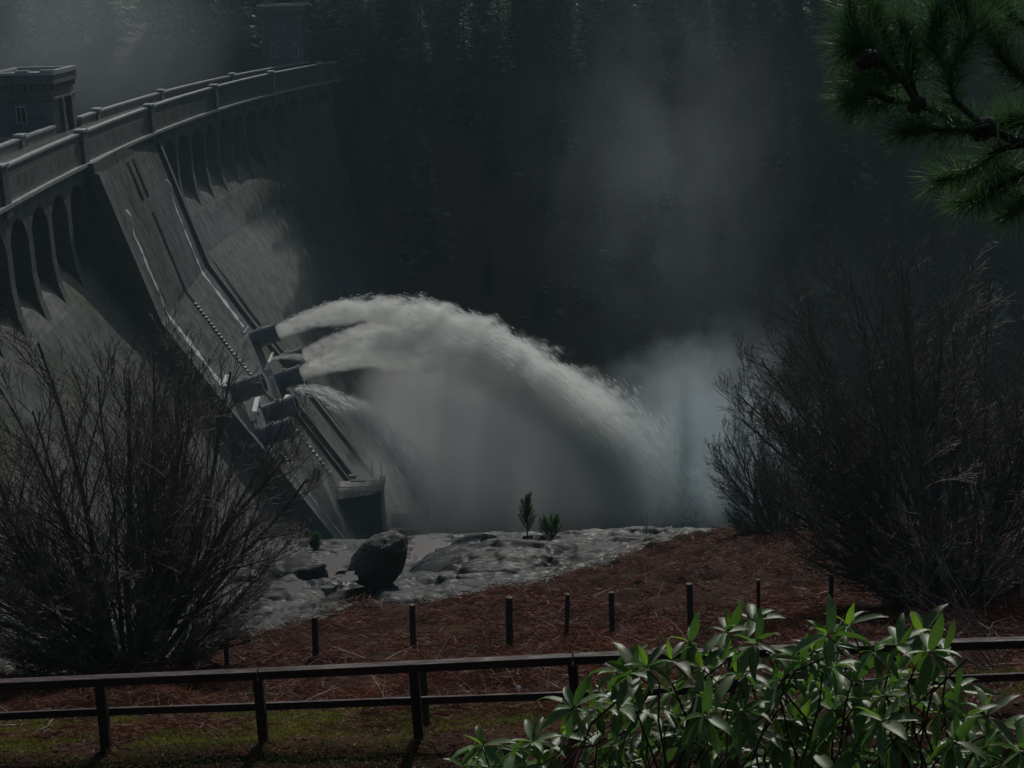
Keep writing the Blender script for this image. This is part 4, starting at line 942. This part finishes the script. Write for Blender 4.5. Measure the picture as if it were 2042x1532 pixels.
bare_shrub('bare_sapling', 'small dark twiggy sapling in the bracken left of the thick stake', 'sapling', foot(975, 29), 1.1, .4, 4, 5, 2, 2, 25, r0=.014, flat=1.0, rs=.9)
bare_shrub('bare_sapling', 'tiny leafless sapling on the slab skyline below the mist', 'sapling', foot(1290, 82), 1.7, 1.0, 5, 4, 3, 2, 26, r0=.02, flat=.8, rs=2)

# ------------------------------------------------------------ small pines on the slabs
M['sapling'] = nmat('young pine needles', (.06, .14, .04), (.1, .2, .06), 3, (.5, .7), 0, translucent=.35)
for k_, lo_, hi_ in (('leaf', .55, 1.5), ('youngleaf', .7, 1.25)):
    t_ = M[k_].node_tree; N_ = t_.nodes; oi = N_.new('ShaderNodeObjectInfo'); src = N_['Principled BSDF'].inputs['Base Color'].links[0].from_socket
    hs = N_.new('ShaderNodeHueSaturation'); t_.links.new(src, hs.inputs['Color'])
    for sock, a_, b_ in (('Value', lo_, hi_), ('Hue', .475, .52)):
        mr_ = N_.new('ShaderNodeMapRange'); mr_.inputs[3].default_value = a_; mr_.inputs[4].default_value = b_; t_.links.new(oi.outputs['Random'], mr_.inputs[0]); t_.links.new(mr_.outputs[0], hs.inputs[sock])
    t_.links.new(hs.outputs[0], N_['Principled BSDF'].inputs['Base Color'])
def young_pine(label, base, H, R, seed, el=1.0):
    rg = np.random.default_rng(seed); root = empty('young_pine', tuple(base)); tag(root, label, 'sapling', 'young pines on the rock slabs')
    tr = np.array([[[0, 0, -.2], [0.02, 0, H * .5], [0, 0, H]]]); link('trunk', fast_mesh('trunk', *tubes(tr, np.array([[.05, .035, .012]]), 6), M['trunk']), root)
    nb = 46; zz = H * (.12 + .8 * rg.random(nb)); az = rg.random(nb) * 6.28
    d = unit(np.stack([np.cos(az), np.sin(az), el * np.ones(nb)], -1)); L = R * (1.2 - .8 * zz / H) * (.7 + .5 * rg.random(nb))
    B, Br = poly(np.stack([0 * zz, 0 * zz, zz], -1), d, L, .018 * np.ones(nb), 5, .9, .05, rg)
    link('branch', fast_mesh('branch', *tubes(B, Br, 4), M['trunk']), root)['kind'] = 'stuff'
    allp = np.concatenate([B, np.array([[[0, 0, H * .6 + H * .4 * i / 4] for i in range(5)]])])
    m_ = 120; t = .15 + .85 * rg.random((len(allp), m_)); s = t * 3.99; i = s.astype(int); f = (s - i)[..., None]; ar = np.arange(len(allp))[:, None]
    p = allp[ar, i] * (1 - f) + allp[ar, i + 1] * f; T = unit(allp[ar, i + 1] - allp[ar, i]); D = unit(T + .9 * rg.normal(size=T.shape)).reshape(-1, 3)
    nn = len(D); link('needles', fast_mesh('needles', *strips(p.reshape(-1, 3), D, .10 + .09 * rg.random(nn), .018 * np.ones(nn), None, np.zeros(nn), 3), M['sapling']), root)['kind'] = 'stuff'
young_pine('upright little green pine on the dome of rock', foot(1052, 71.5), 2.4, 1.0, 1)
young_pine('low spreading green pine right of the upright one', foot(1098, 69.5), 1.3, 1.1, 2, .7)
young_pine('small dim pine on the slab edge right of the left shrub', foot(628, 79), 1.4, .9, 3)

# ------------------------------------------------------------ rhododendrons
def leaf_mesh(m, seed):
    rg = np.random.default_rng(seed); n = 7; vs = []; bend = -.22 - .3 * rg.random(); fold = .12 + .12 * rg.random()
    for i in range(n):
        t = i / (n - 1); w_ = .15 * math.sin(math.pi * min(1, t * .93 + .05)) ** .75 + .006; x = t; z = bend * t * t * (1 + .2 * math.sin(6 * t))
        vs += [(x, -w_, z + w_ * fold * 3), (x, 0, z), (x, w_, z + w_ * fold * 3)]
    fs = []
    for i in range(n - 1):
        a = i * 3; fs += [(a, a + 3, a + 4, a + 1), (a + 1, a + 4, a + 5, a + 2)]
    me = bpy.data.meshes.new('leaf'); me.from_pydata(vs, [], fs); me.materials.append(M[m]); me.polygons.foreach_set('use_smooth', [True] * len(me.polygons)); me.update(); return me
LM = [leaf_mesh('leaf', i) for i in range(5)]; LY = [leaf_mesh('youngleaf', i + 9) for i in range(3)]
def rhodo(label, basepx, baseY, whorls, seed, fill=0, fb=None):
    rg = np.random.default_rng(seed); b = foot(basepx, baseY); root = empty('rhododendron', b); tag(root, label, 'shrub', 'rhododendrons at the near edge'); bv = np.array(b); nl = 0
    S = []; extra = []
    wl = [(px, py, baseY + rg.uniform(-.55, .55), True) for px, py in whorls]
    if fill:
        for _ in range(fill):
            k = rg.integers(len(whorls)); wl.append((whorls[k][0] + rg.normal() * 45, whorls[k][1] + abs(rg.normal()) * 75 + 20, baseY + rg.uniform(-.2, .9), False))
    for px, py, Y, named in wl:
        tip = P(px, py, Y) - bv; out = unit(np.array([tip[0], tip[1], .0]) * .5 + rg.normal(size=3) * .25 + np.array([0, 0, 1.]))
        mid = tip * .5 + np.array([rg.normal() * .08, rg.normal() * .08, -.12]); gx_ = np.array([round(tip[0] / .55) * .55, round(tip[1] / .5) * .5, 0]); gb = np.array([gx_[0] + rg.normal() * .04, gx_[1] + .1, tip[2] - rg.uniform(.5, .8)]); S.append(np.array([gb, gb * .6 + tip * .4 + [rg.normal() * .05, 0, -.05], gb * .3 + tip * .7 + rg.normal(size=3) * .02, tip - out * .1, tip]))
        nleaf = rg.integers(8, 11); a0 = rg.random() * 6.28; Mx = Vector(out).to_track_quat('Z', 'Y').to_matrix()
        for j in range(nleaf):
            young = j >= nleaf - 2 and rg.random() < .75
            az = a0 + j * 2.4; el = R_(rg.uniform(48, 80)) if young else R_(rg.uniform(-32, 30))
            d = Mx @ Vector((math.cos(az) * math.cos(el), math.sin(az) * math.cos(el), math.sin(el)))
            ln = rg.uniform(.08, .115) if young else rg.uniform(.085, .165)
            up = Vector((0, 0, 1)) if abs(d.z) < .85 else Vector((math.cos(az), math.sin(az), 0)) * -1
            yv = up.cross(d).normalized(); zv = d.cross(yv).normalized()
            ro = R_(rg.normal() * 16); yv2 = yv * math.cos(ro) + zv * math.sin(ro); zv2 = d.cross(yv2)
            Mt = Matrix((d, yv2, zv2)).transposed().to_4x4(); Mt.translation = Vector(tip) + d * .012
            Mt = Mt @ Matrix.Diagonal((ln, ln * rg.uniform(.85, 1.25), ln, 1))
            me = LY[rg.integers(3)] if young else LM[rg.integers(5)]
            if named and nl < 298:
                o = bpy.data.objects.new('leaf', me); col.objects.link(o); o.parent = root; o.matrix_local = Mt; nl += 1
            else: extra.append((me, Mt))
    S = np.array(S); mesh_obj('stem', tubes(S, np.linspace(.0065, .0035, 5)[None].repeat(len(S), 0), 5), M['rhodostem'], root)['kind'] = 'stuff'
    if extra:
        Vs = []; Qs = []; n = 0
        for me, Mt in extra:
            co = np.array([v.co[:] for v in me.vertices]); A = np.array(Mt); Vs.append(co @ A[:3, :3].T + A[:3, 3]); Qs.append(np.array([p.vertices[:] for p in me.polygons]) + n); n += len(co)
        o = link('leaves', fast_mesh('leaves', np.concatenate(Vs), np.concatenate(Qs), M['leaf'], smooth=True), root); o['kind'] = 'stuff'
    return root
WB = [(1500,1238),(1508,1285),(1450,1262),(1340,1318),(1375,1283),(1290,1330),(1262,1345),(1228,1342),(1440,1318),(1545,1308),(1402,1335),(1342,1385),(1500,1368),(1600,1318),(1555,1355),(1478,1420),(1238,1412),(1292,1420),(1405,1430),(1370,1442),(1320,1490),(1500,1462),(1600,1440),(1560,1475),(1430,1500),(1540,1520),(1400,1385),(1470,1345)]
WB2 = [(1650,1268),(1690,1248),(1622,1300),(1662,1330),(1702,1335),(1640,1380),(1690,1400),(1620,1500),(1660,1455),(1730,1430),(1700,1500)]
WC = [(1792,1288),(1842,1268),(1782,1348),(1852,1300),(1742,1300),(1882,1298),(1800,1398),(1830,1345),(1762,1440),(1760,1390)]
WA = [(1145,1412),(1120,1468),(1062,1480),(1030,1500),(962,1488),(1100,1512),(1182,1488),(1000,1525),(1210,1528),(948,1530),(1248,1470),(1262,1520),(1170,1440),(1080,1525)]
WD = [(1930,1432),(1968,1428),(1992,1462),(1872,1422),(1902,1480),(2035,1500),(1950,1500),(1880,1525),(2005,1520),(1925,1530)]
rhodo('large rhododendron left of centre in the near clump, with the highest leaf tip', 1430, 5.6, WB, 31, 26)
rhodo('rhododendron in the middle of the near clump, between the tallest and the drooping one', 1660, 5.5, WB2, 32, 14)
rhodo('rhododendron with long drooping leaves at the right of the clump', 1790, 5.3, WC, 33, 8)
rhodo('low pale leaved rhododendron at the bottom left of the clump', 1120, 5.9, WA, 34, 14)
rhodo('small rhododendron in the bottom right corner', 1950, 5.0, WD, 35, 9)

# ------------------------------------------------------------ the pine bough at top right
pt = empty('pine_tree', (2.6, 3.4, 57.2)); tag(pt, 'near pine with long glossy green needles reaching in from the top right corner', 'tree'); PL = np.array([2.6, 3.4, 57.2])
tk = np.array([[[2.6, 3.4, 57.0], [2.55, 3.45, 58.8], [2.62, 3.42, 60.4], [2.6, 3.5, 62.6]]]); mesh_obj('trunk', tubes(tk, np.array([[.16, .13, .11, .07]]), 10), M['trunk'], pt, PL, smooth=True)
BRN = [([(2300, 330), (2110, 300), (2042, 288), (1965, 255), (1900, 240), (1830, 206), (1780, 200), (1735, 212)], 3.6), ([(1965, 255), (1902, 200), (1892, 150), (1925, 90), (1960, 40)], 3.55),
       ([(1830, 206), (1800, 160), (1745, 112), (1705, 60), (1690, 5)], 3.6), ([(1830, 206), (1812, 150), (1820, 100), (1795, 40)], 3.7), ([(1965, 255), (1915, 262), (1850, 258), (1800, 265)], 3.5),
       ([(2042, 288), (1990, 300), (1930, 345), (1870, 362)], 3.65), ([(2300, 360), (2110, 330), (2042, 345), (1990, 378), (1950, 400), (1915, 405)], 3.7), ([(2300, 150), (2110, 190), (2042, 160), (2000, 120), (1975, 60)], 3.6),
       ([(2300, 20), (2100, 60), (2042, 50), (1990, 10), (1960, -20)], 3.75), ([(1745, 112), (1720, 90), (1690, 95)], 3.65), ([(2110, 190), (2060, 240), (2000, 245)], 3.7), ([(1800, 160), (1760, 60), (1730, 0)], 3.75), ([(1892, 150), (1860, 90), (1870, 20)], 3.7), ([(1780, 200), (1730, 185), (1700, 200)], 3.6), ([(2042, 345), (2000, 330), (1965, 360)], 3.8), ([(2110, 330), (2060, 380), (2010, 430)], 3.75), ([(1800, 160), (1770, 160), (1715, 150)], 3.7), ([(1975, 60), (1930, 30), (1900, -20)], 3.75)]
rg = np.random.default_rng(77)
for bi, (pl, Y) in enumerate(BRN):
    pts = np.array([P(a, b, Y + .04 * i) for i, (a, b) in enumerate(pl)])
    if pl[0][0] >= 2300: pts[0] = [2.6, 3.45, pts[0][2]]
    kk = np.linspace(0, len(pts) - 1, 14); pts = np.stack([np.interp(kk, np.arange(len(pts)), pts[:, c]) for c in range(3)], -1)
    mesh_obj('branch', tubes(pts[None], np.linspace(.016 if bi in (0, 6, 7, 8) else .009, .004, 14)[None], 6), M['cone'], pt, PL)
    nn = 640; s0 = .35 if pl[0][0] >= 2300 else .15
    t = s0 + (1 - s0) * rg.random(nn) ** .75; s = t * 12.99; i = s.astype(int); f = (s - i)[:, None]; p = pts[i] * (1 - f) + pts[i + 1] * f; T = unit(pts[i + 1] - pts[i])
    D = unit(T * rg.uniform(.2, 1.2, (nn, 1)) + unit(rg.normal(size=(nn, 3))) + np.array([0, 0, .15]))
    mesh_obj('needle_tuft', strips(p, D, rg.uniform(.07, .125, nn), np.full(nn, .0024), None, rg.normal(0, .1, nn), 3), M['pine'], pt, PL, tint=np.repeat(rg.random(nn) ** 2, 6))['kind'] = 'stuff'
for (px, py, r) in ((1733, 118, .022), (1830, 208, .018), (1962, 258, .026)):
    bm = bmesh.new(); bmesh.ops.create_uvsphere(bm, u_segments=14, v_segments=16, radius=1)
    for v in bm.verts:
        a = math.atan2(v.co.y, v.co.x); k = 1 + .16 * math.sin(a * 7 + v.co.z * 9); v.co = Vector((v.co.x * k * r, v.co.y * k * r, v.co.z * r * 1.45 * (1 - .15 * v.co.z)))
    me = bpy.data.meshes.new('cone'); bm.to_mesh(me); bm.free(); me.materials.append(M['cone']); o = link('cone', me, pt); o.location = tuple(P(px, py, 3.58) - PL); o.rotation_euler = (.6, .9, 0)

# the air itself
hz, t, pv = volmat('haze air', (.66, .94, 1.0), .1, 1); pv.inputs['Density'].default_value = .00021
hzo = MB().box(-1850, 1850, -430, 2550, -16, 245).obj('haze', hz); tag(hzo, kind='stuff')
